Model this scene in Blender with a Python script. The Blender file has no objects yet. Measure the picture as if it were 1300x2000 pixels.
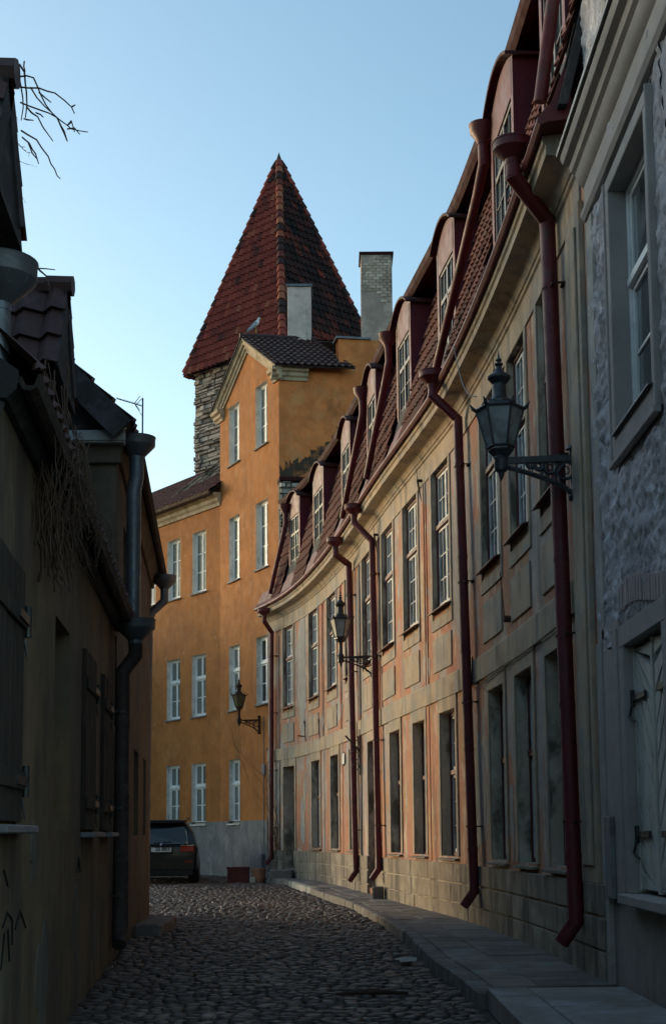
import bpy, bmesh, math, random
import numpy as np
from mathutils import Vector, Matrix, noise
random.seed(7); RNG=np.random.default_rng(7)
SC=bpy.context.scene
COL=SC.collection
rad=math.radians

# ------------------------------------------------------------------ camera
F=2700.; PIT=math.atan(F/24000.); CX=650.; CY=1628-F*math.tan(PIT); RHO=.009
CAM=Vector((0,0,1.6))
FW=Vector((0,math.cos(PIT),math.sin(PIT))); U0=Vector((0,-math.sin(PIT),math.cos(PIT))); R0=Vector((1,0,0))
RV=R0*math.cos(RHO)-U0*math.sin(RHO); UV=U0*math.cos(RHO)+R0*math.sin(RHO)
cd=bpy.data.cameras.new('camera'); cam=bpy.data.objects.new('camera',cd); COL.objects.link(cam); SC.camera=cam
mw=Matrix((( RV.x,UV.x,-FW.x,0),(RV.y,UV.y,-FW.y,0),(RV.z,UV.z,-FW.z,0),(0,0,0,1))); mw.translation=CAM
cam.matrix_world=mw
cd.sensor_fit='VERTICAL'; cd.sensor_height=36; cd.lens=F/2000*36
cd.shift_y=(CY-1000)/2000; cd.shift_x=0; cd.clip_end=3000; cd.clip_start=.05

# ------------------------------------------------------------------ object helpers
def tag(o,label=None,cat=None,group=None,kind=None):
    if label: o['label']=label
    if cat: o['category']=cat
    if group: o['group']=group
    if kind: o['kind']=kind
    return o
def empty(name,loc,label,cat,group=None):
    o=bpy.data.objects.new(name,None); COL.objects.link(o); o.location=loc
    o.empty_display_size=.2
    return tag(o,label,cat,group)
def copytree(o,parent=None):
    c=o.copy(); COL.objects.link(c); c.parent=parent
    for ch in list(o.children): copytree(ch,c)
    return c

class Fr:
    """straight wall frame: s along the wall, o outward, h height"""
    def __init__(s,P0,t):
        s.P=Vector((P0[0],P0[1])); s.t=Vector(t).normalized(); s.n=Vector((s.t.y,-s.t.x))
    def p(s,a,o,h):
        q=s.P+s.t*a+s.n*o; return Vector((q.x,q.y,h))
    def rot(s,a): return math.atan2(s.t.y,s.t.x)
class Curve(Fr):
    def __init__(s,pts):
        p=[np.array(q,float) for q in pts]
        for _ in range(4):
            q=[p[0]]
            for a,b in zip(p[:-1],p[1:]): q+=[a*.75+b*.25,a*.25+b*.75]
            q.append(p[-1]); p=q
        s.W=np.array(p); sg=np.diff(s.W,axis=0); L=np.hypot(sg[:,0],sg[:,1]); s.S=np.r_[0,np.cumsum(L)]
        T=sg/L[:,None]; s.mid=(s.S[1:]+s.S[:-1])/2; s.T=T; s.L=s.S[-1]
    def tan(s,a):
        t=Vector((float(np.interp(a,s.mid,s.T[:,0])),float(np.interp(a,s.mid,s.T[:,1])))); return t.normalized()
    def p(s,a,o,h):
        t=s.tan(a); n=Vector((t.y,-t.x)); b=min(max(a,0),s.L)
        q=Vector((float(np.interp(b,s.S,s.W[:,0])),float(np.interp(b,s.S,s.W[:,1]))))+t*(a-b)+n*o
        return Vector((q.x,q.y,h))
    def rot(s,a):
        t=s.tan(a); return math.atan2(t.y,t.x)
ID=Fr((0,0),(1,0)); # s=x, o=-y
class XYZ:
    def p(s,a,o,h): return Vector((a,o,h))
    def rot(s,a): return 0
W0=XYZ()

class M:
    def __init__(s): s.v=[];s.f=[];s.m=[];s.tn=[]
    def add(s,vs,fs,mi=0,tone=.5):
        b=len(s.v); s.v+= [tuple(q) for q in vs]
        for f in fs: s.f.append(tuple(b+i for i in f)); s.m.append(mi); s.tn.append(tone)
        return s
    def quad(s,a,b,c,d,mi=0,tone=.5): return s.add([a,b,c,d],[(0,1,2,3)],mi,tone)
    def box(s,fr,s0,s1,o0,o1,h0,h1,ns=1,mi=0,tone=.5):
        vs=[];fs=[]
        for i in range(ns+1):
            a=s0+(s1-s0)*i/ns
            vs+=[fr.p(a,o0,h0),fr.p(a,o1,h0),fr.p(a,o1,h1),fr.p(a,o0,h1)]
        for i in range(ns):
            k=4*i
            for j in range(4): fs.append((k+j,k+(j+1)%4,k+4+(j+1)%4,k+4+j))
        fs+= [(0,1,2,3),tuple(4*ns+j for j in (3,2,1,0))]
        return s.add(vs,fs,mi,tone)
    def prof(s,fr,prof,s0,s1,ns=1,mi=0,closed=True,tone=.5,caps=True):
        """sweep an (o,h) profile along s"""
        n=len(prof);vs=[];fs=[]
        for i in range(ns+1):
            a=s0+(s1-s0)*i/ns
            vs+=[fr.p(a,o,h) for o,h in prof]
        for i in range(ns):
            for j in range(n if closed else n-1):
                k=i*n; fs.append((k+j,k+(j+1)%n,k+n+(j+1)%n,k+n+j))
        if caps and closed: fs+=[tuple(range(n)),tuple(ns*n+j for j in reversed(range(n)))]
        return s.add(vs,fs,mi,tone)
    def tube(s,pts,r,n=8,mi=0,cap=True,tone=.5):
        pts=[Vector(p) for p in pts]; m=len(pts); rs=r if isinstance(r,(list,tuple)) else [r]*m
        vs=[];fs=[];ref=None
        for i,p in enumerate(pts):
            if i==0: d=pts[1]-p
            elif i==m-1: d=p-pts[i-1]
            else: d=(pts[i+1]-p).normalized()+(p-pts[i-1]).normalized()
            d.normalize()
            if ref is None: ref=Vector((0,0,1)) if abs(d.z)<.9 else Vector((1,0,0))
            x=d.cross(ref)
            if x.length<1e-4: ref=Vector((1,.3,0)); x=d.cross(ref)
            x.normalize(); y=x.cross(d); y.normalize(); ref=y
            k=1.
            if 0<i<m-1:
                c=(pts[i+1]-p).normalized().dot((p-pts[i-1]).normalized()); k=1/max(.5,math.sqrt((1+c)/2))
            for j in range(n):
                a=2*math.pi*j/n; vs.append(p+(x*math.cos(a)+y*math.sin(a))*rs[i]*(k if m<9 else 1))
        for i in range(m-1):
            for j in range(n): fs.append((i*n+j,i*n+(j+1)%n,i*n+n+(j+1)%n,i*n+n+j))
        if cap: fs+=[tuple(reversed(range(n))),tuple((m-1)*n+j for j in range(n))]
        return s.add(vs,fs,mi,tone)
    def lathe(s,c,prof,n=16,mi=0,rx=1,ry=1,tone=.5,a0=0):
        c=Vector(c);vs=[];fs=[];m=len(prof)
        for r,z in prof:
            for j in range(n):
                a=2*math.pi*j/n+a0; vs.append(c+Vector((r*rx*math.cos(a),r*ry*math.sin(a),z)))
        for i in range(m-1):
            for j in range(n): fs.append((i*n+j,i*n+(j+1)%n,i*n+n+(j+1)%n,i*n+n+j))
        fs+=[tuple(reversed(range(n))),tuple((m-1)*n+j for j in range(n))]
        return s.add(vs,fs,mi,tone)
    def beam(s,P,Q,prof,up=Vector((0,0,1)),mi=0,side=None):
        """extrude (a,b) profile from P to Q; a = side axis, b = up axis"""
        P=Vector(P);Q=Vector(Q);d=(Q-P).normalized()
        x=Vector(side).normalized() if side is not None else d.cross(up).normalized()
        y=x.cross(d).normalized()
        if y.dot(up)<0: y=-y
        n=len(prof); vs=[B+x*a+y*b for B in (P,Q) for a,b in prof]
        fs=[(j,(j+1)%n,n+(j+1)%n,n+j) for j in range(n)]+[tuple(range(n)),tuple(n+j for j in reversed(range(n)))]
        return s.add(vs,fs,mi)
    def build(s,name,mats,parent=None,smooth=False,bevel=0,loc=None,recalc=True,angle=None):
        me=bpy.data.meshes.new(name)
        L=Vector(loc) if loc is not None else (Vector((0,0,0)))
        off=L
        if parent is not None and loc is None: off=gl(parent)
        me.from_pydata([(x-off.x,y-off.y,z-off.z) for x,y,z in s.v],[],s.f)
        me.polygons.foreach_set('material_index',s.m)
        if len(set(s.tn))>1:
            at=me.attributes.new('tone','FLOAT','FACE'); at.data.foreach_set('value',s.tn)
        if recalc:
            bm=bmesh.new(); bm.from_mesh(me); bmesh.ops.recalc_face_normals(bm,faces=bm.faces); bm.to_mesh(me); bm.free()
        for mt in (mats if isinstance(mats,(list,tuple)) else [mats]): me.materials.append(mt)
        if smooth:
            me.polygons.foreach_set('use_smooth',[True]*len(me.polygons))
            if angle: me.set_sharp_from_angle(angle=rad(angle))
        me.update()
        o=bpy.data.objects.new(name,me); COL.objects.link(o)
        if parent is not None: o.parent=parent; o.location=(0,0,0)
        if loc is not None and parent is None: o.location=L
        if bevel:
            b=o.modifiers.new('bevel','BEVEL'); b.width=bevel; b.segments=1; b.limit_method='ANGLE'; b.angle_limit=rad(45)
        return o
def gl(o):
    v=Vector(o.location)
    while o.parent: o=o.parent; v+=Vector(o.location)
    return v
def local(m,name,mats,parent=None,**k):
    """mesh already in the parent's local coordinates"""
    o=m.build(name,mats,None,**k); o.parent=parent; return o

# ------------------------------------------------------------------ materials
def mat(name,base,rough=.85,layers=(),bump=None,spec=.3,metal=0,tone=0,tonecol=None,bumps=(),k=.95):
    m=bpy.data.materials.new(name); m.use_nodes=True; nt=m.node_tree; N=nt.nodes; K=nt.links
    b=N['Principled BSDF']; b.inputs['Roughness'].default_value=rough; b.inputs['Metallic'].default_value=metal
    b.inputs['Specular IOR Level'].default_value=spec
    tc=N.new('ShaderNodeTexCoord')
    def nz(scale,st=(1,1,1),det=6,ro=.6,off=0,dist=0):
        mp=N.new('ShaderNodeMapping'); mp.inputs['Scale'].default_value=st; mp.inputs['Location'].default_value=(off,off*1.7,off*.6)
        K.new(tc.outputs['Object'],mp.inputs['Vector'])
        n=N.new('ShaderNodeTexNoise'); n.inputs['Scale'].default_value=scale; n.inputs['Detail'].default_value=det; n.inputs['Roughness'].default_value=ro
        n.inputs['Distortion'].default_value=dist
        K.new(mp.outputs['Vector'],n.inputs['Vector']); return n.outputs['Fac']
    def mr(v,a,b_,c=0,d=1):
        n=N.new('ShaderNodeMapRange'); n.inputs[1].default_value=a;n.inputs[2].default_value=b_;n.inputs[3].default_value=c;n.inputs[4].default_value=d
        n.clamp=True; K.new(v,n.inputs[0]); return n.outputs[0]
    def mix(f,A,B,mode='MIX'):
        n=N.new('ShaderNodeMix'); n.data_type='RGBA'; n.blend_type=mode
        if isinstance(f,float) or isinstance(f,int): n.inputs[0].default_value=f
        else: K.new(f,n.inputs[0])
        for i,q in ((6,A),(7,B)):
            if isinstance(q,tuple): n.inputs[i].default_value=q+(1,) if len(q)==3 else q
            else: K.new(q,n.inputs[i])
        return n.outputs[2]
    c=base
    if tonecol is not None:
        at=N.new('ShaderNodeAttribute'); at.attribute_name='tone'
        cr=N.new('ShaderNodeValToRGB'); el=cr.color_ramp.elements
        while len(el)<len(tonecol): el.new(.5)
        for e,(ps,cc) in zip(el,tonecol): e.position=ps; e.color=cc+(1,)
        K.new(at.outputs['Fac'],cr.inputs[0]); c=cr.outputs[0]
    for i,l in enumerate(layers):
        cc,sc,lo,hi=l[:4]; st=l[4] if len(l)>4 else (1,1,1); amt=l[5] if len(l)>5 else 1; det=l[6] if len(l)>6 else 8
        f=mr(nz(sc,st,det,.65,i*3.7+1,.3),lo,hi,0,amt); c=mix(f,c,cc)
    # fine value variation
    v=mr(nz(2.3,(1,1,1),8,.7,9),.3,.7,.80*k,1.16*k)
    mm=N.new('ShaderNodeVectorMath'); mm.operation='SCALE'
    if isinstance(c,tuple): mm.inputs[0].default_value=c
    else: K.new(c,mm.inputs[0])
    K.new(v,mm.inputs['Scale']); K.new(mm.outputs[0],b.inputs['Base Color'])
    rr=mr(nz(5,(1,1,1),4,.6,4),.3,.7,max(0,rough-.12),min(1,rough+.1)); K.new(rr,b.inputs['Roughness'])
    bl=list(bumps)+([bump] if bump else [])
    prev=None
    for sc,stg,dst,*r in bl:
        st=r[0] if r else (1,1,1)
        bp=N.new('ShaderNodeBump'); bp.inputs['Strength'].default_value=stg; bp.inputs['Distance'].default_value=dst
        K.new(nz(sc,st,10,.65,2),bp.inputs['Height'])
        if prev: K.new(prev,bp.inputs['Normal'])
        prev=bp.outputs['Normal']
    if prev: K.new(prev,b.inputs['Normal'])
    m['_']=1
    return m
def glass(name,base,rough=.07,spec=.9,wave=.02,layers=()):
    return mat(name,base,rough,layers,bump=(1.6,wave,.05),spec=spec)

SV=(1,1,.12)
GR=(.235,.225,.215)
plaster=mat('salmon_plaster',(.49,.215,.135),.92,[((.46,.27,.15),1.1,.46,.64),((.39,.35,.325),.85,.50,.55,(1,1,.5),.92),((.60,.47,.36),2.1,.56,.62,(1,1,.4),.85),
   ((.50,.175,.095),3.0,.55,.64,(1,1,.35),.7),((.30,.27,.26),2.0,.55,.64,SV,.8),((.11,.085,.07),3.,.57,.70,SV,.75),((.09,.08,.07),11,.62,.69,(1,1,.8),.6),((.50,.44,.38),5.5,.62,.655,(1,1,.5),.8)],bumps=[(9,.25,.02),(60,.2,.004)])
trim=mat('cream_limewash',(.47,.355,.25),.9,[((.38,.33,.275),1.6,.48,.6),((.34,.20,.11),2.4,.56,.68,(1,1,.5),.6),((.19,.165,.14),3.6,.52,.66,SV,.8),((.085,.072,.06),2.2,.575,.70,SV,.75),((.30,.275,.25),1.3,.55,.59,(1,1,.6),.7),((.58,.52,.42),6,.63,.7,(1,1,1),.5)],bumps=[(14,.2,.012),(70,.2,.003)])
reveal=mat('dirty_reveal',(.50,.41,.32),.95,[((.60,.52,.43),1.8,.5,.6),((.09,.078,.062),2.6,.49,.60,(1,1,.4),.85),((.42,.40,.36),5,.6,.66,(1,1,.7),.6)],bumps=[(12,.3,.015)])
plinthm=mat('stained_plinth',(.30,.235,.18),.95,[((.40,.34,.26),1.5,.5,.6),((.10,.085,.07),3,.47,.62,(1,1,.22),.85),((.42,.39,.34),4,.6,.68,(1,1,.5),.6),((.05,.047,.04),8,.62,.7,(1,1,.3),.6)],bumps=[(10,.4,.02),(50,.25,.006)])
redmetal=mat('red_painted_metal',(.125,.011,.017),.62,[((.08,.010,.014),3,.5,.62),((.17,.045,.042),14,.62,.68),((.05,.02,.014),5,.60,.68),((.17,.04,.04),1.7,.58,.68,(1,1,.2),.6),((.09,.02,.018),7,.62,.72,(1,1,.5),.7)],bump=(8,.08,.01),spec=.5)
reddark=mat('dark_red_metal',(.05,.011,.012),.85,[((.03,.01,.01),4,.5,.62)],bump=(8,.08,.01),spec=.15)
redwood=mat('red_painted_wood',(.105,.008,.020),.6,[((.07,.007,.015),5,.5,.65,(1,1,.2)),((.13,.02,.035),3,.6,.7,SV,.5)],bump=(20,.15,.006,(1,1,.1)),spec=.45)
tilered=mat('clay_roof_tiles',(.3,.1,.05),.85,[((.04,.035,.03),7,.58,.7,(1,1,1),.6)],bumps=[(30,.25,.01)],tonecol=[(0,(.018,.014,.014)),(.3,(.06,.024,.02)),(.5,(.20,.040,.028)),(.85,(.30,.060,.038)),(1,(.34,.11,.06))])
tilemans=mat('mansard_tiles',(.25,.08,.05),.85,[((.05,.035,.03),1.3,.5,.66,(1,1,.8),.7)],bumps=[(30,.25,.01)],tonecol=[(0,(.08,.03,.022)),(.5,(.13,.038,.028)),(1,(.19,.062,.042))])
tiledark=mat('brown_roof_tiles',(.05,.03,.025),.6,[((.09,.05,.04),4,.5,.65)],bumps=[(30,.2,.01)],tonecol=[(0,(.030,.018,.016)),(.5,(.070,.030,.025)),(1,(.13,.045,.033))],spec=.4)
rubble=mat('rubble_limestone',(.3,.27,.23),.95,[((.44,.38,.32),3,.5,.65),((.08,.07,.06),2.,.54,.66,(1,1,.7),.8)],bumps=[(14,.5,.03),(50,.3,.01)],tonecol=[(0,(.20,.16,.13)),(.5,(.42,.34,.28)),(1,(.62,.54,.46))])
mortar=mat('mortar',(.16,.14,.12),.95,[((.08,.07,.06),3,.5,.6)],bumps=[(20,.4,.02)])
orange=mat('orange_render',(.47,.175,.048),.9,[((.40,.145,.042),.7,.42,.62),((.52,.22,.08),2.,.55,.7,(1,1,.5),.7),((.22,.105,.035),1.4,.60,.75,SV,.55),((.30,.15,.06),5,.62,.72,(1,1,.3),.5),((.62,.55,.45),9,.665,.69,(1.2,1.2,.5),.9),((.20,.09,.035),.45,.56,.72,(3,3,.25),.55)],bumps=[(25,.15,.008),(120,.15,.003)])
orangeold=mat('weathered_orange_render',(.74,.24,.07),.92,[((.58,.19,.06),.9,.45,.62),((.66,.30,.11),2.2,.52,.66,(1,1,.7),.8),((.16,.08,.04),1.2,.58,.72,(1,1,.6),.6),((.42,.36,.30),5,.665,.69,(1,1,.8),.8)],bumps=[(20,.2,.01)])
orgrey=mat('grey_base_render',(.26,.235,.225),.93,[((.20,.19,.185),1.6,.45,.6),((.36,.34,.33),2.5,.55,.65,(1,1,.5),.8),((.10,.095,.09),3,.60,.7,SV,.6)],bumps=[(18,.2,.01)])
creamrev=mat('cream_reveal',(.82,.75,.66),.85,[((.58,.54,.49),2.5,.52,.64),((.26,.24,.22),4,.62,.7,(1,1,.5),.7)],bump=(20,.2,.006))
whitep=mat('white_window_paint',(.80,.79,.78),.45,[((.55,.54,.52),6,.55,.7,(1,1,.3),.6)],spec=.5)
oldwhite=mat('weathered_white_sash',(.60,.60,.60),.6,[((.32,.30,.28),9,.52,.66,(1,1,.4),.8)],spec=.4)
sashred=mat('brown_red_window_frame',(.12,.03,.025),.6,[((.07,.02,.018),7,.5,.65)],spec=.4)
darkwin=mat('dark_dormer_sash',(.10,.085,.085),.5,[((.3,.29,.29),8,.55,.65,(1,1,.4),.5)],spec=.5)
pane=glass('window_glass',(.035,.045,.05),.06,.9,.05,[((.16,.19,.21),1.2,.5,.56,(1,1,.5),.8)])
paneor=glass('curtained_glass',(.17,.18,.165),.3,.25,.03,[((.07,.08,.08),3,.48,.6,(1,1,.15),.9)])
panedark=glass('dark_glass',(.012,.013,.014),.05,.6,.02)
zinc=mat('galvanised_zinc',(.15,.155,.17),.5,[((.13,.14,.16),9,.45,.6),((.28,.30,.32),24,.58,.66,(1,1,1),.6),((.08,.085,.09),2,.6,.7,SV,.6)],bump=(40,.1,.003),metal=.55,spec=.5)
leftwall=mat('ochre_stained_render',(.24,.155,.088),.95,[((.165,.12,.075),.9,.44,.6),((.085,.065,.052),1.1,.46,.66,(1,1,.22),.9),((.10,.03,.03),1.6,.62,.68,(1,1,.3),.5),((.33,.27,.18),2.4,.58,.7,(1,1,.3),.6),((.075,.06,.05),3.4,.58,.72,(1,1,.15),.8),((.12,.10,.085),.5,.5,.62,(1,1,.8),.6)],bumps=[(8,.35,.02),(60,.25,.005)])
leftwall2=mat('pale_ochre_render',(.13,.105,.075),.95,[((.09,.07,.052),1.1,.45,.62),((.13,.10,.07),2.4,.57,.70,(1,1,.15),.7)],bumps=[(12,.25,.012)])
yellowrec=mat('yellow_blind_recess',(.28,.17,.035),.95,[((.18,.12,.035),1.4,.48,.62),((.08,.06,.03),3,.58,.7,(1,1,.4),.8)],bumps=[(14,.25,.01)])
shutwood=mat('weathered_dark_boards',(.05,.036,.028),.9,[((.10,.08,.065),5,.52,.64,(3,3,.14),.8),((.02,.017,.015),7,.52,.64,(3,3,.2),.8)],bumps=[(18,.5,.012,(3,3,.15))])
darkwood=mat('dark_timber',(.045,.04,.04),.85,[((.085,.078,.08),5,.5,.64,(1,1,1),.8)],bumps=[(25,.4,.01)])
boardwhite=mat('old_white_board',(.42,.42,.42),.8,[((.15,.14,.13),6,.55,.62)],bump=(20,.3,.006))
greyrough=mat('rough_cement_render',(.54,.505,.53),.97,[((.40,.375,.39),1.3,.45,.6),((.76,.73,.76),3,.55,.66,(1,1,1),.8),((.10,.10,.11),6,.60,.68,(1,1,1),.7)],bumps=[(6,.5,.05),(20,.6,.02),(70,.4,.006)])
greytrim=mat('smooth_grey_trim',(.38,.34,.32),.85,[((.36,.33,.315),1.5,.45,.62),((.40,.385,.38),4,.6,.7,(1,1,.3),.6),((.12,.115,.11),3,.62,.72,SV,.6)],bump=(40,.12,.004))
greyplinth=mat('roughcast_base',(.30,.265,.24),.97,[((.29,.27,.245),2,.52,.64),((.10,.09,.08),2.4,.58,.7,(1,1,.3),.7)],bumps=[(45,.8,.015),(9,.3,.02)])
greenshut=mat('grey_green_shutter',(.58,.58,.53),.6,[((.32,.33,.30),5,.5,.64,(1,1,.3),.7),((.5,.5,.47),9,.62,.68,(1,1,.3),.6)],bump=(30,.15,.004),spec=.4)
iron=mat('black_iron',(.018,.018,.02),.5,[((.05,.045,.045),14,.5,.64),((.06,.03,.02),5,.6,.7)],bump=(60,.2,.003),spec=.5)
ironblue=mat('weathered_lamp_iron',(.028,.030,.036),.45,[((.07,.075,.09),12,.5,.64),((.10,.10,.11),30,.6,.68,(1,1,1),.6)],bump=(50,.2,.003),spec=.6)
frost=glass('frosted_lamp_glass',(.30,.33,.34),.5,.5,.1,[((.14,.15,.155),3.,.45,.6,(1,1,1),.9),((.5,.53,.53),60,.63,.7,(1,1,1),.8)])
frosty=glass('amber_lamp_glass',(.10,.085,.035),.4,.5,.1)
rust=mat('rusty_iron',(.07,.035,.022),.85,[((.03,.02,.017),9,.5,.62)],bump=(40,.4,.005))
twig=mat('dry_vine_bark',(.11,.065,.045),.95,[((.12,.085,.06),14,.5,.64)],bump=(60,.3,.003))
kerbm=mat('granite_kerb',(.16,.135,.125),.85,[((.24,.225,.215),3,.5,.64),((.08,.075,.07),5,.56,.68,(1,1,1),.8)],bumps=[(25,.4,.008),(5,.3,.02)])
kerbpale=mat('worn_pale_kerb',(.40,.38,.34),.9,[((.2,.19,.17),5,.5,.62)],bumps=[(20,.5,.01)])
slabm=mat('pavement_slab',(.20,.185,.18),.8,[((.26,.245,.235),1.1,.5,.62),((.10,.095,.09),2.3,.55,.68,(1,1,1),.8),((.30,.285,.27),14,.62,.7,(1,1,1),.5)],bumps=[(60,.35,.004),(6,.2,.01)],tonecol=[(0,(.13,.108,.098)),(1,(.22,.182,.165))])
landm=mat('pale_concrete_slab',(.27,.265,.27),.8,[((.34,.335,.34),1.5,.5,.62),((.17,.165,.165),2.8,.57,.7,(1,1,1),.8)],bumps=[(70,.35,.004)],tonecol=[(0,(.24,.21,.19)),(1,(.31,.275,.255))])
dirt=mat('trodden_earth',(.075,.063,.052),.95,[((.12,.10,.085),2,.5,.64),((.035,.04,.022),3,.58,.68,(1,1,1),.8)],bumps=[(25,.6,.02),(5,.4,.04)])
cob=mat('cobble_granite',(.16,.13,.12),.55,[((.05,.043,.04),1.2,.5,.68,(1,1,1),.7),((.07,.06,.055),9,.55,.68,(1,1,1),.7)],bumps=[(30,.4,.008)],spec=.45,tonecol=[(0,(.045,.032,.026)),(.45,(.105,.073,.058)),(.8,(.18,.128,.10)),(1,(.33,.25,.205))])
brownpipe=mat('brown_corroded_pipe',(.06,.045,.04),.7,[((.10,.085,.075),6,.52,.64),((.03,.022,.02),3,.5,.64,SV)],bump=(20,.2,.006))
wornm=mat('worn_grey_render',(.17,.145,.12),.95,[((.10,.08,.065),3,.5,.64,(1,1,.4))],bumps=[(14,.3,.01)])
capred=mat('faded_dark_red_sheet',(.075,.014,.016),.75,[((.13,.05,.045),6,.55,.66),((.03,.012,.012),3,.5,.64)],bump=(12,.2,.008),spec=.3)
cornm=mat('stained_cornice_render',(.52,.41,.28),.9,[((.38,.29,.19),2.5,.5,.62),((.15,.12,.10),3,.56,.68,(1,1,.5),.75)],bumps=[(20,.25,.01)])
wingtile=mat('red_brown_roof_tiles',(.1,.04,.03),.75,[((.13,.06,.045),4,.5,.65)],bumps=[(30,.2,.01)],tonecol=[(0,(.06,.028,.024)),(.5,(.14,.048,.036)),(1,(.22,.08,.055))],spec=.25)
terracotta=mat('terracotta',(.36,.17,.10),.85,[((.24,.12,.08),5,.5,.62)],bump=(30,.2,.005))
planterm=mat('red_brown_trough',(.11,.025,.022),.7,[((.06,.02,.018),5,.5,.64)],bump=(15,.2,.01))
chimw=mat('pale_chimney_render',(.74,.59,.52),.92,[((.54,.44,.39),2,.5,.64),((.20,.17,.155),4,.6,.7,SV,.6)],bump=(20,.2,.01))
chimg=mat('sooty_chimney_render',(.42,.31,.26),.95,[((.54,.42,.34),2,.52,.6),((.09,.08,.075),1.4,.55,.68,(1,1,1),.8)],bump=(15,.4,.02))
chimb=mat('pale_bricks',(.5,.4,.31),.9,[((.26,.2,.16),5,.55,.66)],bump=(25,.3,.01),tonecol=[(0,(.40,.30,.23)),(1,(.68,.54,.42))])
soot=mat('soot_stained_render',(.075,.05,.035),.95,[((.42,.15,.05),2.6,.47,.60,(1,1,1),1.),((.03,.026,.023),5,.5,.64,(1,1,1),.7)],bump=(20,.2,.01))
limepatch=mat('grey_repair_mortar',(.36,.335,.31),.92,[((.46,.42,.38),2,.5,.62),((.22,.20,.18),3,.58,.68,SV,.7)],bumps=[(16,.25,.01)])
carm=mat('dark_car_paint',(.007,.008,.010),.34,[((.018,.017,.016),3,.5,.7,(1,1,1),.5)],spec=.35)
carm.node_tree.nodes['Principled BSDF'].inputs['Coat Weight'].default_value=.15
black=mat('black_plastic',(.012,.012,.012),.6)
tyre=mat('tyre_rubber',(.010,.010,.010),.9,[((.03,.028,.026),9,.5,.6)])
chrome=mat('chrome',(.55,.55,.56),.15,metal=1)
tailred=mat('red_lamp_lens',(.30,.008,.008),.15,spec=.8)
platew=mat('number_plate_white',(.62,.62,.60),.5)
bluep=mat('badge_blue',(.05,.14,.42),.4)
gullw=mat('white_feathers',(.78,.78,.78),.8)
gullg=mat('grey_feathers',(.30,.34,.40),.8)
gully=mat('beak_yellow',(.55,.35,.06),.6)
greybox=mat('grey_sheet_metal',(.20,.20,.215),.6,[((.13,.12,.12),6,.5,.64)],bump=(20,.1,.004))
paper=mat('crumpled_paper',(.42,.38,.33),.9)

# ------------------------------------------------------------------ generic builders
def frange(a,b,step):
    n=max(1,int(math.ceil((b-a)/step))); return [a+(b-a)*i/n for i in range(n+1)]
def wall(m,fr,s0,s1,h0,h1,ops=(),depth=.2,step=50,mi=0,ri=1,o=0,cutback=True,bi=None,hstep=50):
    cs=set([round(x,4) for x in frange(s0,s1,step)]); ch=set([round(x,4) for x in frange(h0,h1,hstep)])
    for q in ops:
        cs|={round(q[0],4),round(q[1],4)}; ch|={round(q[2],4),round(q[3],4)}
    cs=sorted(cs); ch=sorted(ch)
    idx={}; vs=[]; fs=[]
    def V(i,j):
        if (i,j) not in idx: idx[(i,j)]=len(vs); vs.append(fr.p(cs[i],o,ch[j]))
        return idx[(i,j)]
    for i in range(len(cs)-1):
        for j in range(len(ch)-1):
            a=(cs[i]+cs[i+1])/2; b=(ch[j]+ch[j+1])/2
            if any(q[0]<a<q[1] and q[2]<b<q[3] for q in ops): continue
            fs.append((V(i,j),V(i+1,j),V(i+1,j+1),V(i,j+1)))
    m.add(vs,fs,mi)
    for q in ops:
        d=q[4] if len(q)>4 else depth
        a,b,c,e=q[:4]
        P=lambda s_,o_,h_: fr.p(s_,o_,h_)
        m.quad(P(a,o,c),P(a,o-d,c),P(a,o-d,e),P(a,o,e),ri)
        m.quad(P(b,o,c),P(b,o-d,c),P(b,o-d,e),P(b,o,e),ri)
        m.quad(P(a,o,e),P(a,o-d,e),P(b,o-d,e),P(b,o,e),ri)
        m.quad(P(a,o,c),P(a,o-d,c),P(b,o-d,c),P(b,o,c),ri)
        if bi is not None: m.quad(P(a,o-d,c),P(b,o-d,c),P(b,o-d,e),P(a,o-d,e),bi)
def tiles(m,f,u0,u1,v0,v1,w=.2,row=.33,amp=.035,lift=.035,ns=6,clip=None,mi=0,bias=0):
    """pantiles: f(u,v,n)->point, v runs DOWN the slope"""
    nr=max(1,int(round((v1-v0)/row))); row=(v1-v0)/nr
    for j in range(nr):
        va=v0+j*row; vb=va+row
        a,b=(u0,u1) if clip is None else clip((va+vb)/2)
        if b-a<.05: continue
        k0=math.floor(a/w); k1=math.ceil(b/w)
        for k in range(k0,k1):
            us=[k*w+w*i/ns for i in range(ns+1)]; us=[min(max(x,a),b) for x in us]
            if us[-1]-us[0]<.01: continue
            bb=bias((k+.5)*w,(va+vb)/2) if callable(bias) else bias; tn=min(1,max(0,random.gauss(.5+bb,.13))); jit=random.uniform(-.012,.012)
            vs=[];fs=[]
            for x in us:
                ph=(x/w-k)*2*math.pi; z=amp*(math.sin(ph)*.5+.5+.18*math.sin(2*ph))
                vs+=[f(x,va-.03,z),f(x,vb+jit,z+lift),f(x,vb+jit,z+lift-.022)]
            for i in range(ns):
                p=3*i; fs+=[(p,p+3,p+4,p+1),(p+1,p+4,p+5,p+2)]
            m.add(vs,fs,mi,tn)
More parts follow.
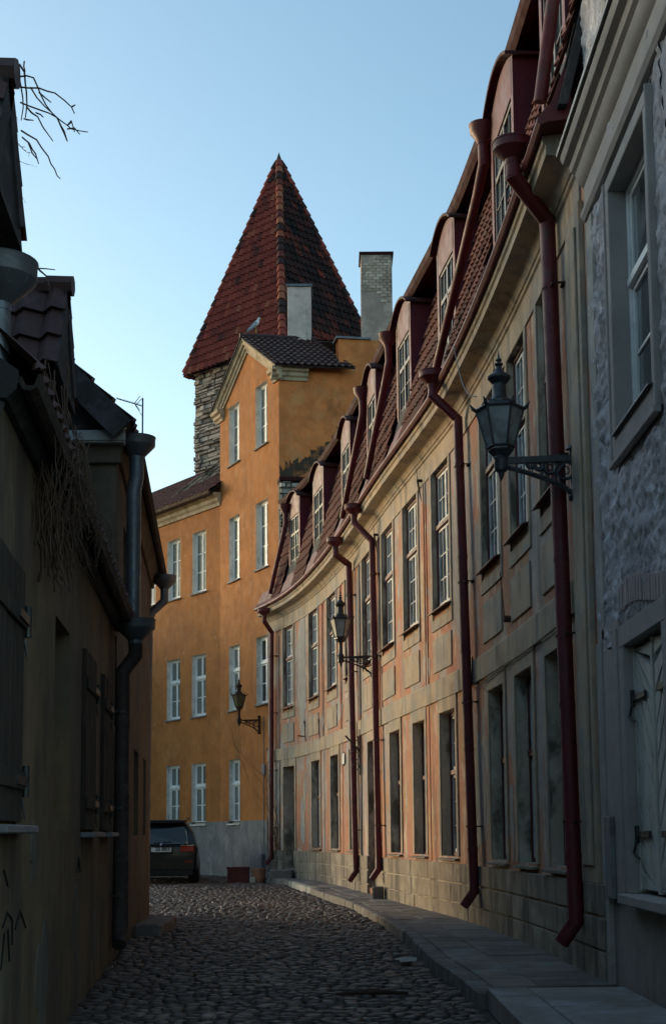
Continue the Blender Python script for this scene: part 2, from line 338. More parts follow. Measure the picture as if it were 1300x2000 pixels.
def rubblewall(m,f,u0,u1,v0,v1,clip=None,hh=(.07,.15),ww=(.18,.55),prot=.07):
    v=v0
    while v<v1:
        h=random.uniform(*hh); u=u0-random.uniform(0,.3)
        while u<u1:
            w=random.uniform(*ww); a=max(u,u0);b=min(u+w,u1); t=min(v+h,v1)
            if b-a>.04:
                g=.011; n=random.uniform(.0,prot); n2=n+random.uniform(-.02,.02)
                dv=[random.uniform(-.012,.012) for _ in range(4)]
                P=[f(a+g,v+g+dv[0],-.05),f(b-g,v+g+dv[1],-.05),f(b-g,t-g+dv[2],-.05),f(a+g,t-g+dv[3],-.05)]
                k=.018
                Q=[f(a+g+k,v+g+k+dv[0],n),f(b-g-k,v+g+k+dv[1],n2),f(b-g-k,t-g-k*.6+dv[2],n2),f(a+g+k,t-g-k*.6+dv[3],n)]
                m.add(P+Q,[(4,5,6,7),(0,1,5,4),(1,2,6,5),(2,3,7,6),(3,0,4,7)],0,random.random())
            u+=w
        v+=h
def gutterpipe(parent,fr,s,top_o,top_h,wall_s,wall_h,bot_s,bot_h,r,mt,name='drainpipe',wall_o=.12,hop=.17,shoe=(-.0,.22),brackets=4,hs=None,hopz=.16,smt=None,shoe_s=-.1,drop=.34,bmt=None):
    hs=s if hs is None else hs
    m=M()
    pts=[fr.p(hs,top_o,top_h-.2),fr.p(hs+.01,top_o,top_h-drop),fr.p(wall_s,wall_o,wall_h),fr.p(bot_s,wall_o,bot_h+.12),fr.p(bot_s+shoe_s,wall_o+shoe[1],bot_h-.08)]
    m.tube(pts,r,14)
    n=5
    for i in range(n):   # joint collars
        t=(i+.5)/n; a=wall_s+(bot_s-wall_s)*t; h=wall_h+(bot_h-wall_h)*t
        m.tube([fr.p(a,wall_o,h-.025),fr.p(a,wall_o,h+.025)],r*1.09,14)
    for q,w in ((pts[1],pts[1]-pts[0]),):
        m.tube([q-w.normalized()*.03,q+w.normalized()*.02],r*1.1,14)
    o=m.build(name,mt,parent,smooth=True,angle=35)
    c=fr.p(hs,top_o,top_h)
    hm=M(); hm.lathe(c,[(r*1.05,-.22),(r*1.1,-.2),(r*1.15,-.17),(hop*.97,-hopz*.5),(hop,-hopz*.5+.005),(hop,0),(hop*1.04,.0),(hop*1.04,.015),(hop*.93,.015),(hop*.9,-.04),(.01,-.05)],24)
    hm.build('hopper',mt,o,smooth=True,angle=35,recalc=True)
    for i in range(brackets):
        t=(i+.35)/brackets; a=wall_s+(bot_s-wall_s)*t; h=wall_h+(bot_h-wall_h)*t-.12
        b=M(); b.tube([fr.p(a,wall_o,h-.012),fr.p(a,wall_o,h+.012)],r*1.16,12); b.box(fr,a-.012+r,a+.012+r+.12,-.02,.03,h-.01,h+.01); b.box(fr,a+r-.02,a+r+.12,wall_o-.012,wall_o+.012,h-.008,h+.008); b.box(fr,a+r+.1,a+r+.12,-.02,wall_o+.012,h-.008,h+.008)
        b.build('bracket',bmt or iron,o)
    return o
def window(parent,fr,s,h,o,w,ht,kind,frame_m,sash_m,pane_m,name='window'):
    """window unit; local x along the wall, y inward, z up from the sill; frame mesh > sash, pane"""
    q=fr.p(s,o,h)-gl(parent)
    def bx(m,x0,x1,y0,y1,z0,z1): m.box(W0,x0,x1,y0,y1,z0,z1)
    f=M(); t=.05
    hw=w/2
    bx(f,-hw,-hw+t,0,.09,0,ht);bx(f,hw-t,hw,0,.09,0,ht);bx(f,-hw+t,hw-t,0,.09,ht-t,ht);bx(f,-hw+t,hw-t,0,.09,0,t)
    zt=None
    if kind['transom']: zt=ht*kind['transom']; bx(f,-hw+t,hw-t,-.02,.1,zt-.035,zt+.035)
    if kind.get('post'): bx(f,-.025,.025,.0,.095,t,ht-t)
    fo=local(f,name,frame_m,parent,bevel=.004); fo.location=q; fo.rotation_euler=(0,0,fr.rot(s))
    sm=M()
    zones=[(t,(zt-.035) if zt else ht-t,kind['rows'][0])]
    if zt: zones.append((zt+.035,ht-t,kind['rows'][1]))
    lv=kind['leaves']; sw=.045; bw=kind.get('bar',.022)
    for z0,z1,rows in zones:
        X0=-hw+t; X1=hw-t; L=(X1-X0)/lv
        for i in range(lv):
            a=X0+L*i+.003; b=a+L-.006
            bx(sm,a,a+sw,.02,.06,z0+.003,z1-.003);bx(sm,b-sw,b,.02,.06,z0+.003,z1-.003)
            bx(sm,a+sw,b-sw,.02,.06,z0+.003,z0+.003+sw*1.2);bx(sm,a+sw,b-sw,.02,.06,z1-sw,z1-.003)
            for c in range(1,kind['cols']):
                x=a+sw+(b-a-2*sw)*c/kind['cols']; bx(sm,x-bw/2,x+bw/2,.027,.053,z0+sw,z1-sw)
            for r in range(1,rows):
                z=z0+sw+(z1-z0-2*sw)*r/rows; bx(sm,a+sw,b-sw,.029,.051,z-bw/2,z+bw/2)
    local(sm,'sash',sash_m,fo,bevel=.003)
    pm=M()
    for z0,z1,rows in zones:
        # each pane a fraction of a degree off true, as old glass is
        X0=-hw+t; L=(2*hw-2*t)/lv; nx=lv*kind['cols']
        for i in range(nx):
            for r in range(rows):
                a=X0+(2*hw-2*t)*i/nx; b=X0+(2*hw-2*t)*(i+1)/nx; c=z0+(z1-z0)*r/rows; d=z0+(z1-z0)*(r+1)/rows
                j=[random.uniform(-.0035,.0035) for _ in range(3)]
                pm.quad((a,.042+j[0],c),(b,.042+j[1],c),(b,.042+j[1]+j[2],d),(a,.042+j[0]+j[2],d))
    local(pm,'pane',pane_m,fo,recalc=False)
    return fo

# ================================================================== TERRACE (right)
T=Curve([(-1.85,39.2),(-1.5,38.4),(-1.0,37),(-.53,35.2),(-.08,33),(.42,30),(.93,26.2),(1.2,24.2),(1.51,22.2),(1.86,19.9),(1.98,18.6),(2.12,16.85),(2.22,15),(2.27,13.6),(2.315,11.6)])
TL=27.9
ter=empty('terraced_house',T.p(TL/2,0,.4),'long curved terrace with salmon peeling plaster, red dormers in a mansard roof and red drainpipes','house')
UP=[(1.27,2.2),(3.95,5.05),(6.3,7.5),(8.75,9.75),(11.1,12.2),(13.55,14.75),(15.72,16.9),(18.0,19.17),(21.45,22.65),(23.37,24.45),(25.2,26.25)]
UPH=[(5.07,7.27)]*11
GD=[(1.25,2.28),(4.18,5.2),(6.62,7.7),(9.15,10.2),(11.62,12.6),(14.2,15.2),(16.35,17.25),(18.33,19.33),(21.7,22.68),(23.4,24.44),(25.2,26.2)]
ops=[]
for i,(a,b) in enumerate(UP):
    ops.append((a,b,5.07,7.27,.15))
for i,(a,b) in enumerate(GD):
    lo={0:.66,4:.52}.get(i,1.25)
    ops.append((a,b,lo,3.42,.2 if i not in (0,4) else .34))
m=M(); wall(m,T,0,TL,.0,7.62,ops,.15,.4,0,1)
# seal the rear
m.box(T,0,TL,-6.2,-6,0,10.9,30,0)
m.box(T,TL-.05,TL,-6,-.02,0,8,1,0)
m.build('wall',[plaster,reveal],ter)
# repaired plaster fields and pilaster strips are thin skims standing proud of the wall
m=M()
for a,b,c,d in [(2.55,3.6,4.2,7.2),(2.75,3.75,4.0,4.9),(20.55,21.0,1.4,3.5)]:
    m.box(T,a,b,-.01,.006,c,d,3)
def blob(m,fr,s,h,rs,rh,o=.006,n=26,seed=0,jag=.35):
    vs=[];
    for k in range(n):
        a=2*math.pi*k/n; q=1+jag*(noise.noise(Vector((math.cos(a)*1.3+seed*7.1,math.sin(a)*1.3,seed*3.3)))+.5*noise.noise(Vector((math.cos(a)*4+seed*7.1,math.sin(a)*4,seed*3.3))))
        vs.append((s+rs*q*math.cos(a),h+rh*q*math.sin(a)))
    P=[fr.p(a,o,b) for a,b in vs]+[fr.p(a,-.01,b) for a,b in vs]
    m.add(P,[tuple(range(n))]+[(i,(i+1)%n,n+(i+1)%n,n+i) for i in range(n)])
for i,(s_,h_,a,b) in enumerate([(3.15,6.3,.42,.95),(3.2,5.2,.36,.75),(3.1,4.45,.3,.33),(5.55,4.35,.22,.2),(8.2,3.78,.5,.16),(7.9,4.4,.35,.22),(10.6,6.1,.28,.9),(13.1,5.6,.16,.8),(17.4,4.25,.22,.4),(20.05,4.4,.2,.5),(3.1,1.9,.25,.6),(3.35,2.7,.1,.5),(23.0,1.75,.1,.4),(20.9,2.1,.35,.8)]):
    m=M(); blob(m,T,s_,h_,a,b,.007,seed=i,jag=.55); m.build('plaster_repair',limepatch,ter)
# plinth with recessed joints
m=M()
def segs(a,b,holes):
    out=[];c=a
    for x,y in sorted(holes):
        if x>c: out.append((c,x))
        c=y
    if b>c: out.append((c,b))
    return out
dh=[(GD[0][0],GD[0][1]),(GD[4][0],GD[4][1])]
cour=[(.0,.58),(.60,.86),(.885,1.15)]
for a,b in segs(0,TL-.02,dh):
    for i,(c,d) in enumerate(cour):
        x=a
        while x<b-.01:
            w=min(b-x,random.uniform(1.2,2.2)); 
            if b-(x+w)<.3: w=b-x
            m.box(T,x+.002,x+w-.002,.004,.055+random.uniform(-.006,.006),c,d,max(1,int(w/.4)),0,random.random()); x+=w
    m.box(T,a,b,.002,.03,.0,1.14,max(1,int((b-a)/.4)),1)
m.build('plinth',[plinthm,reveal],ter,bevel=.008)
# belt course
m=M(); m.prof(T,[(.0,3.63),(.035,3.63),(.035,3.93),(.025,3.95),(.0,3.96)],0,TL-.4,60)
m.build('belt_course',trim,ter)
# cornice
m=M(); prof=[(.0,7.27),(.02,7.27),(.02,7.60),(.045,7.615),(.05,7.65),(.07,7.66),(.09,7.70),(.12,7.735),(.17,7.757),(.30,7.77),(.31,7.775),(.31,7.865),(.335,7.88),(.345,7.92),(.345,7.95),(.0,7.99)]
m.prof(T,prof,0,TL-.35,70)
m.build('cornice',trim,ter,smooth=True,angle=25)
# surrounds, aprons, panels
for a,b in UP:
    w=.11; m=M()
    for q in ((a-w,a,4.92,7.268),(b,b+w,4.92,7.268),(a-w,b+w,4.74,4.92)): m.box(T,q[0],q[1],.0,.022,q[2],q[3],2)
    m.build('window_surround',trim,ter,bevel=.004)
for i,(a,b) in enumerate(UP):
    m=M(); m.box(T,a-.03,b+.03,.0,.024,4.08,4.60,3); m.build('apron_panel',trim,ter,bevel=.006)
for i,(a,b) in enumerate(GD):
    m=M(); w=.12; lo=ops[11+i][2]
    for q in ((a-w,a,max(lo,1.16),3.628),(b,b+w,max(lo,1.16),3.628),(a,b,3.425,3.628)): m.box(T,q[0],q[1],.0,.024,q[2],q[3],2)
    m.build('window_surround' if i not in (0,4) else 'door_surround',trim,ter,bevel=.004)
# narrow pilaster strips with a groove
for s_ in (5.65,8.1,10.55,13.05,17.45,20.0):
    for d in (-.1,.06):
        m=M(); m.box(T,s_+d,s_+d+.055,.0,.018,3.965,7.265,1); m.build('pilaster_strip',plaster,ter,bevel=.003)
    m=M(); m.box(T,s_-.1,s_+.115,.0,.012,1.16,3.62,1); m.build('pilaster_strip',plaster,ter,bevel=.003)
m=M(); m.box(T,27.0,27.62,.0,.05,1.15,7.3,1); m.box(T,27.06,27.5,.05,.07,1.3,7.1,1)
m.build('pilaster',[trim],ter,bevel=.006)
# windows
kU=dict(transom=.6,rows=(3,2),leaves=2,cols=2,post=False,bar=.022)
kG=dict(transom=.58,rows=(3,2),leaves=2,cols=2,post=True,bar=.026)
for i,(a,b) in enumerate(UP):
    wo=window(ter,T,(a+b)/2,5.07,-.06,b-a-.01,2.2,kU,sashred,oldwhite,pane)
    sl=M(); w=(b-a)/2+.06
    sl.add([(-w,-.02,-.02),(w,-.02,-.02),(w,-.175,-.075),(-w,-.175,-.075),(-w,-.02,-.005),(w,-.02,-.005),(w,-.175,-.063),(-w,-.175,-.063)],[(0,1,2,3),(7,6,5,4),(0,4,5,1),(1,5,6,2),(2,6,7,3),(3,7,4,0)])
    local(sl,'sill',sashred,wo)
for i,(a,b) in enumerate(GD):
    if i in (0,4): continue
    wo=window(ter,T,(a+b)/2,1.25,-.13,b-a-.01,2.17,kG,sashred,oldwhite,panedark if i in(5,6) else pane)
    sl=M(); w=(b-a)/2+.07
    sl.add([(-w,.0,-.03),(w,.0,-.03),(w,-.2,-.06),(-w,-.23,-.065),(-w,.0,-.005),(w,.0,-.005),(w,-.2,-.035),(-w,-.23,-.04)],[(0,1,2,3),(7,6,5,4),(0,4,5,1),(1,5,6,2),(2,6,7,3),(3,7,4,0)])
    local(sl,'sill',plinthm,wo)
# doors
for i in (0,4):
    a,b=GD[i]; lo=ops[11+i][2]
    d=M(); d.box(T,a,b,-.34,-.28,lo,3.42)
    for k in range(2):
        x0=a+.06+k*(b-a)/2; x1=a+(b-a)*(k+1)/2-.06
        for z0,z1 in ((lo+.15,lo+.9),(lo+1.0,lo+1.95)): d.box(T,x0,x1,-.28,-.262,z0,z1)
    d.box(T,a,b,-.28,-.25,lo+2.08,lo+2.16)
    do=d.build('door',sashred,ter,bevel=.006)
    hd=M(); hd.tube([T.p((a+b)/2-.06,-.2,lo+1.05),T.p((a+b)/2-.06,-.28,lo+1.05)],.012,8); hd.tube([T.p((a+b)/2-.06,-.2,lo+1.05),T.p((a+b)/2-.18,-.2,lo+1.05)],.011,8)
    hd.build('handle',iron,do)
# ---- mansard roof
def mf(o0,h0,o1,h1):
    L=math.hypot(o1-o0,h1-h0)
    def f(u,v,n):      # v from the top down
        t=v/L; o=o1+(o0-o1)*t; h=h1+(h0-h1)*t
        nx=(h1-h0)/L; nh=-(o1-o0)/L
        return T.p(u,o+nx*n,h+nh*n)
    return f,L
O0,H0,O1,H1=.27,8.12,-.42,10.78
f,L=mf(O0,H0,O1,H1)
dcov=[]
DORM=[(1.98,3.15),(4.78,6.2),(8.7,9.98),(12.25,13.4),(15.62,16.85),(18.85,20.1),(22.88,24.4),(26.05,27.35)]
m=M()
gaps=segs(1.15,TL-.1,[(a-.02,b+.02) for a,b in DORM])
for a,b in gaps: tiles(m,f,a,b,.0,L,w=.19,row=.30,amp=.03,lift=.04,ns=5)
m.prof(T,[(O0-.02,H0-.05),(O0-.1,H0-.05),(O1-.1,H1),(O1,H1)],1.1,TL,60,1,tone=.3)
ro=m.build('roof',[tilemans,darkwood],ter,smooth=True,angle=40)
m=M(); m.prof(T,[(.33,7.955),(.40,7.93),(.43,7.96),(.425,8.0),(.30,8.14),(.18,8.46),(.14,8.45),(.1,7.99)],.0,TL-.1,70)
m.build('gutter_flashing',redmetal,ter)
m=M(); m.prof(T,[(-.55,10.72),(-.12,10.86),(-.08,10.9),(-.08,10.99),(-.6,11.05),(-6.2,12.1),(-6.2,10.8)],1.0,TL,60)
m.build('upper_roof',[reddark],ter)
m=M(); m.prof(T,[(-.12,10.80),(-.02,10.78),(.03,10.84),(.05,10.95),(.02,10.95),(-.03,10.87),(-.1,10.88)],1.0,TL,60)
m.build('upper_gutter',reddark,ter)
# ---- dormers
kD=dict(transom=.70,rows=(3,1),leaves=2,cols=2,post=True,bar=.02)
for i,(a,b) in enumerate(DORM):
    c=(a+b)/2; w=(b-a)/2; q=T.p(c,.06,8.3)-gl(ter)
    d=M()
    X=lambda x0,x1,y0,y1,z0,z1,mi=0: d.box(W0,x0,x1,y0,y1,z0,z1,1,mi)
    z0,zw,zb=.0,2.32,.3; wt=1.87
    # cheeks, front around the window, arched top
    X(-w,-w+.05,.0,1.1,.0,zw); X(w-.05,w,.0,1.1,.0,zw)
    X(-w+.05,-w+.13,.0,.09,.0,zw); X(w-.13,w-.05,.0,.09,.0,zw); X(-w+.13,w-.13,.0,.09,.0,zb)
    n=10; R=[]
    rise=.20
    arc=lambda x,lift=0: zw-.02+rise*(1-(x/w)**2)+lift
    vs=[];fs=[]
    for k in range(n+1):
        x=-w+.05+(2*w-.1)*k/n
        vs+=[(x,.0,wt),(x,.0,arc(x)),(x,1.1,arc(x)),(x,.07,wt)]
    for k in range(n):
        p=4*k; fs+=[(p,p+4,p+5,p+1),(p+1,p+5,p+6,p+2),(p,p+4,p+7,p+3)]
    d.add(vs,fs,0)
    do=local(d,'dormer',redwood,ter); do.location=q; do.rotation_euler=(0,0,T.rot(c))
    r=M(); vs=[];fs=[]; ov=.085
    for k in range(n+1):
        x=(-1+2*k/n)*(w+ov); zz=zw-.02+rise*(1-(x/(w+ov))**2*1.25)+.02
        vs+=[(x,-.10,zz),(x,-.10,zz+.045),(x,1.2,zz+.045),(x,1.2,zz)]
    for k in range(n):
        p=4*k
        for j in range(4): fs.append((p+j,p+(j+1)%4,p+4+(j+1)%4,p+4+j))
    fs+=[(0,1,2,3),(4*n,4*n+1,4*n+2,4*n+3)]
    r.add(vs,fs); ro=local(r,'dormer_roof',capred,do,bevel=.006)
    r=M(); r.prof(T,[(.275,8.12),(.11,8.63),(-.1,8.63),(-.1,8.12)],a-.01,b+.01,2); r.build('dormer_apron',redwood,ter)
    # window as sub-parts
    wd=2*w-.26; ht=wt-zb
    g=M(); hw=wd/2
    for x0,x1,zz0,zz1 in ((-hw,-hw+.05,zb,wt),(hw-.05,hw,zb,wt),(-hw,hw,zb,zb+.06),(-hw,hw,wt-.05,wt),(-hw,hw,zb+ht*.68,zb+ht*.68+.07),(-.035,.035,zb,wt)):
        g.box(W0,x0,x1,.02,.075,zz0,zz1)
    for s0 in (-1,1):
        xm=s0*(hw*.5+.0); g.box(W0,xm-.011,xm+.011,.03,.06,zb,wt)
        for k in (1,2): 
            zz=zb+.06+(ht*.68-.06)*k/3; g.box(W0,min(0,s0*hw),max(0,s0*hw),.032,.058,zz-.011,zz+.011)
    local(g,'window_frame',darkwin,do,bevel=.003)
    p=M()
    for k in range(4):
        for (u,v) in ((zb,zb+ht*.23),(zb+ht*.23,zb+ht*.46),(zb+ht*.46,zb+ht*.69),(zb+ht*.69,wt)):
            x0=-hw+2*hw*k/4; x1=x0+2*hw/4; j=[random.uniform(-.004,.004) for _ in range(3)]
            p.quad((x0,.048+j[0],u),(x1,.048+j[1],u),(x1,.048+j[1]+j[2],v),(x0,.048+j[0]+j[2],v))
    local(p,'pane',pane,do,recalc=False)
# drainpipes on the wall
#            hopper_s  wall_s wall_h bot_s bot_h r
for hs,ho,hh,ws,wh,bs,bh,r in ((.85,.42,7.86,.62,7.25,.52,.85,.06),(10.3,.45,7.88,9.98,7.40,10.55,.70,.062),(13.0,.45,7.96,13.12,7.25,13.45,.82,.062),(20.45,.48,8.12,20.44,7.45,20.95,.70,.066),(26.83,.5,8.25,26.5,7.62,26.98,.68,.07)):
    gutterpipe(ter,T,hs,ho,hh,ws,wh,bs,bh,r,redmetal,hop=.19,bmt=rust,shoe=(0,.13),shoe_s=-.06)
# mansard pipes
for ts,bs in ((1.95,1.2),(12.15,10.75),(15.25,14.0),(22.76,20.0),(27.95,27.6)):
    m=M(); m.tube([T.p(ts,.14,10.45),T.p(ts,.13,10.1),T.p(ts+(bs-ts)*.12,.16,9.85),T.p(bs,.36,8.25)],.062,12)
    o=m.build('roof_drainpipe',redmetal,ter,smooth=True,angle=35)
    h=M(); h.lathe(T.p(ts,.14,10.62),[(.07,-.26),(.075,-.22),(.16,-.1),(.165,-.02),(.175,0),(.15,.0),(.02,-.03)],20); h.build('hopper',redmetal,o,smooth=True,angle=35)
# wall anchors, hooks
def anchor(s_,h_,ln=.35,tilt=.1):
    a=M(); a.tube([T.p(s_,.03,h_-ln),T.p(s_+tilt*.3,.05,h_),T.p(s_+.07,.05,h_+.16)],.012,5); a.tube([T.p(s_+tilt*.3,.05,h_),T.p(s_-.06,.05,h_+.17)],.012,5); a.build('wall_anchor',rust,ter)
anchor(3.55,4.35); anchor(5.3,4.25)
for s_,h_ in ((17.35,7.35),(13.2,7.35),(22.95,7.3)):
    a=M(); a.tube([T.p(s_,.0,h_),T.p(s_,.10,h_+.0)],.026,8); a.tube([T.p(s_,.09,h_),T.p(s_+.05,.07,h_-.2),T.p(s_+.08,.05,h_-.36)],[.02,.014,.005],6); a.tube([T.p(s_,.09,h_),T.p(s_-.02,.10,h_+.2)],.005,4); a.build('iron_hook',rust,ter)
a=M(); a.tube([T.p(3.4,.02,4.12),T.p(3.4,.2,4.14)],.018,6); a.build('iron_hook',rust,ter)
a=M(); a.tube([T.p(23.15,.0,4.15),T.p(23.15,.08,4.15)],.04,8); a.tube([T.p(23.1,.06,4.15),T.p(23.0,.08,4.75)],.006,4); a.build('iron_hook',rust,ter)
# number plate by the third bay
a=M(); a.box(T,8.1,8.42,.005,.03,3.12,3.42); a.build('house_plate',iron,ter); 
a=M(); a.box(T,8.29,8.60,.03,.034,3.15,3.39); a.build('plate_panel',platew,ter)
# wires along the wall
a=M()
pts=[T.p(.95+.0*k,.02,7.1-.35*k+.03*math.sin(k)) for k in range(19)]; a.tube(pts,.012,5)
a.build('wall_cable',iron,ter)
a=M(); a.tube([T.p(10.9,.03,7.2-.35*k) for k in range(19)],.012,5); a.build('wall_cable',iron,ter)
a=M(); a.tube([T.p(20.7,.03,4.0),T.p(20.75,.05,3.62),T.p(21.2,.05,3.55),T.p(22.5,.045,3.6),T.p(24.5,.045,3.61),T.p(26.8,.045,3.62)],.011,5); a.build('wall_cable',iron,ter)

# projecting sign bracket
sb=empty('sign_bracket',T.p(10.75,.05,3.3),'black scrolled iron sign bracket on the terrace between two red drainpipes','bracket')
a=M(); a.tube([T.p(10.75,.04,2.8),T.p(10.75,.04,3.75)],.015,6); a.tube([T.p(10.75,.04,3.3),T.p(10.75,.34,3.62)],.02,6)
a.build('arm',iron,sb)
a=M()
for c,r in ((3.45,.09),(3.2,.10),(2.98,.07)):
    a.tube([T.p(10.75,.06+r+r*math.cos(t*.55),c+r*math.sin(t*.55)) for t in range(11)],.009,5)
a.build('scroll',iron,sb)

# ================================================================== ORANGE HOUSE
B=Fr((-1.5-.4384*4.66,39.0+.8988*4.66),(.4384,-.8988))   # s: 0 crease -> 4.66 right corner
a52=rad(53); tw=(math.cos(a52),-math.sin(a52))
Wg=Fr((B.P.x-tw[0]*9,B.P.y-tw[1]*9),tw)                   # s: 0 far left -> 9 crease
SD=Fr((-1.5,39.0),(.985,.17))                             # side wall toward the right
orh=empty('gabled_house',(-3.4,42.5,.4),'orange rendered old house with a pedimented gable, cream reveals and white windows','house')
rows=((1.93,3.87),(5.38,7.37),(9.4,11.42),(13.1,15.0))
bops=[]
for r,(c,d) in enumerate(rows):
    bops.append((4.66-3.9,4.66-3.02,c,d,.2))
    if r: bops.append((4.66-1.73,4.66-.84,c,d,.2))
bops.append((3.72,4.5,.3,4.05,.3))
wops=[]
for r,(c,d) in enumerate(rows[:3]):
    for x in ((.85,2.45,4.1) if r==2 else (.85,2.45)): wops.append((9-x-.85,9-x,c,d,.2))
m=M(); wall(m,B,0,4.66,2.0,15.15,bops,.2,1.2,0,1); 
m.add([B.p(0,0,15.15),B.p(4.66,0,15.15),B.p(2.33,0,16.6)],[(0,1,2)],0)
wall(m,Wg,0,9,2.0,12.3,wops,.2,1.5,0,1)
m.build('wall',[orange,creamrev],orh)
m=M(); wall(m,B,0,4.66,0,2.0,[(a,b,max(c,.0),min(d,2.0),e) for a,b,c,d,e in bops if c<2],.2,2,0,1,o=.012); wall(m,Wg,0,9,0,2.0,[q[:2]+(1.93,2.0,.2) for q in wops if q[2]<2],.2,2,0,1,o=.012)
m.quad(B.p(0,0,2),B.p(4.66,0,2),B.p(4.66,.012,2),B.p(0,.012,2)); m.quad(Wg.p(0,0,2),Wg.p(9,0,2),Wg.p(9,.012,2),Wg.p(0,.012,2))
m.build('base_render',[orgrey,orgrey],orh)
# niche back
m=M(); m.box(B,3.72,4.5,-.34,-.3,.3,4.05); m.build('niche',orangeold,orh)
m=M(); m.box(B,3.7,4.52,-.3,.02,3.98,4.07); m.build('niche_head',sashred,orh)
# side wall + fire wall
m=M(); wall(m,SD,0,1.78,1,15.15,(),0,.6); m.box(SD,1.78,3.7,-.5,-.03,2,16.08,1,0)
m.add([SD.p(1.78,-.03,15.1),SD.p(1.78,-.5,15.1),SD.p(1.78,-.5,16.08),SD.p(1.78,-.03,16.08)],[(0,1,2,3)])
m.box(B,0,4.66,-7,-6.9,0,15); m.build('side_wall',[orangeold],orh)
m=M(); m.box(SD,1.7,2.75,-.55,.04,16.08,16.14); m.build('parapet_cap',zinc,orh)
# soot band following the terrace roofline on the side wall
m=M()
pt=[(0.0,11.75),(.35,11.7),(1.9,12.6),(1.9,13.6),(1.7,13.3),(1.4,12.9),(1.05,12.65),(.75,12.4),(.4,12.3),(.02,12.2)]
random.seed(77); q2=[]
for (a,b),(c,d) in zip(pt,pt[1:]+pt[:1]):
    for k in range(8):
        t=k/8; q2.append((max(.0,a+(c-a)*t+random.gauss(0,.03)),b+(d-b)*t+random.gauss(0,.05)))
m.add([SD.p(min(a,1.9),.008,b) for a,b in q2],[tuple(range(len(q2)))]); m.build('soot_stain',soot,orh,recalc=False)
# windows of the orange house
kO=dict(transom=None,rows=(3,),leaves=2,cols=1,post=False,bar=.035)
kT=dict(transom=.62,rows=(2,1),leaves=2,cols=1,post=False,bar=.03)
def owin(fr,a,b,c,d,r):
    k=kO if r>=2 else kT
    wo=window(orh,fr,(a+b)/2,c,-.12,b-a,d-c,k,whitep,whitep,paneor if not (r==1 and fr is B and a>2) else panedark)
    s_=M(); w=(b-a)/2+.05; s_.box(W0,-w,w,-.19,.0,-.05,-.005); local(s_,'sill',orgrey if r else creamrev,wo,bevel=.008)
for a,b,c,d,e in bops[:-1]: owin(B,a,b,c,d,[i for i,q in enumerate(rows) if q[0]==c][0])
for a,b,c,d,e in wops: owin(Wg,a,b,c,d,[i for i,q in enumerate(rows) if q[0]==c][0])
# pediment mouldings
m=M()
pr=[(-.02,-.30),(.05,-.30),(.06,-.22),(.10,-.20),(.11,-.12),(.17,-.09),(.18,.0),(.22,.02),(.22,.07),(-.02,.07)]
nB=Vector((B.n.x,B.n.y,0))
apx=B.p(2.33,0,16.66); 
lft=B.p(-.28,0,15.02); rgt=B.p(4.94,0,15.02)
for P,Q in ((lft,apx),(rgt,apx)): m.beam(P,Q,pr,side=nB)
# returns
for s0,s1 in ((-.28,.34),(4.3,4.9)):
    m.prof(B,[(.0,14.72),(.05,14.72),(.07,14.8),(.13,14.84),(.14,14.93),(.22,14.97),(.24,15.07),(0,15.14)],s0,s1,1)
m.prof(SD,[(.0,14.72),(.05,14.72),(.07,14.8),(.13,14.84),(.14,14.93),(.22,14.97),(.24,15.07),(0,15.14)],-.22,.85,1)
m.build('pediment_cornice',cornm,orh)
# wing cornice
m=M(); m.prof(Wg,[(.0,12.02),(.05,12.02),(.07,12.12),(.13,12.18),(.15,12.28),(.26,12.33),(.28,12.42),(0,12.45)],0,9.05,1); m.build('cornice',cornm,orh)
m=M(); m.prof(Wg,[(.30,12.38),(.36,12.34),(.42,12.38),(.44,12.48),(.41,12.48),(.36,12.40),(.32,12.46)],0,9.0,1); m.build('gutter',rust,orh)
# roofs: block (ridge runs back-right), wing
rd=Vector((SD.t.x,SD.t.y,0)); 
def rf_block(sign):
    e0=B.p(4.98 if sign>0 else -.32,0,15.08)+nB*.25; r0=B.p(2.33,0,16.78)+nB*.25
    dn=(e0-r0); Ls=dn.length; dn.normalize(); nn=rd.cross(dn); nn.normalize(); nn=nn if nn.z>0 else -nn
    return (lambda u,v,n: r0+rd*u+dn*v+nn*n),Ls
m=M()
for sg in (1,-1):
    f,Ls=rf_block(sg); u1=2.35 if sg>0 else 5
    tiles(m,f,0,u1,0,Ls+.05,w=.2,row=.3,amp=.04,lift=.04)
    m.add([f(0,0,-.05),f(u1,0,-.05),f(u1,Ls,-.05),f(0,Ls,-.05),f(0,0,0),f(u1,0,0),f(u1,Ls,0),f(0,Ls,0)],[(0,1,2,3),(4,5,6,7),(0,1,5,4),(1,2,6,5),(2,3,7,6),(3,0,4,7)],1)
f,Ls=rf_block(1); m.tube([f(-.02,0,.03),f(2.4,0,.03)],.085,8,0,tone=.2)
m.build('gable_roof',[tiledark,darkwood],orh,smooth=True,angle=40); m=M()
wr=lambda u,v,n: Wg.p(u,.42-(3.1-v)/3.1*2.6+n*.55,12.46+(3.1-v)/3.1*1.95+n*.83)
tiles(m,wr,0,9.1,0,3.1,w=.2,row=.3,amp=.04,lift=.04)
m.quad(wr(0,0,-.03),wr(9.1,0,-.03),wr(9.1,3.1,-.03),wr(0,3.1,-.03),1)
m.quad(wr(0,0,-.03),wr(9.1,0,-.03),Wg.p(9.1,-5,12.4),Wg.p(0,-5,12.4),1)
m.build('wing_roof',[wingtile,darkwood],orh,smooth=True,angle=40)
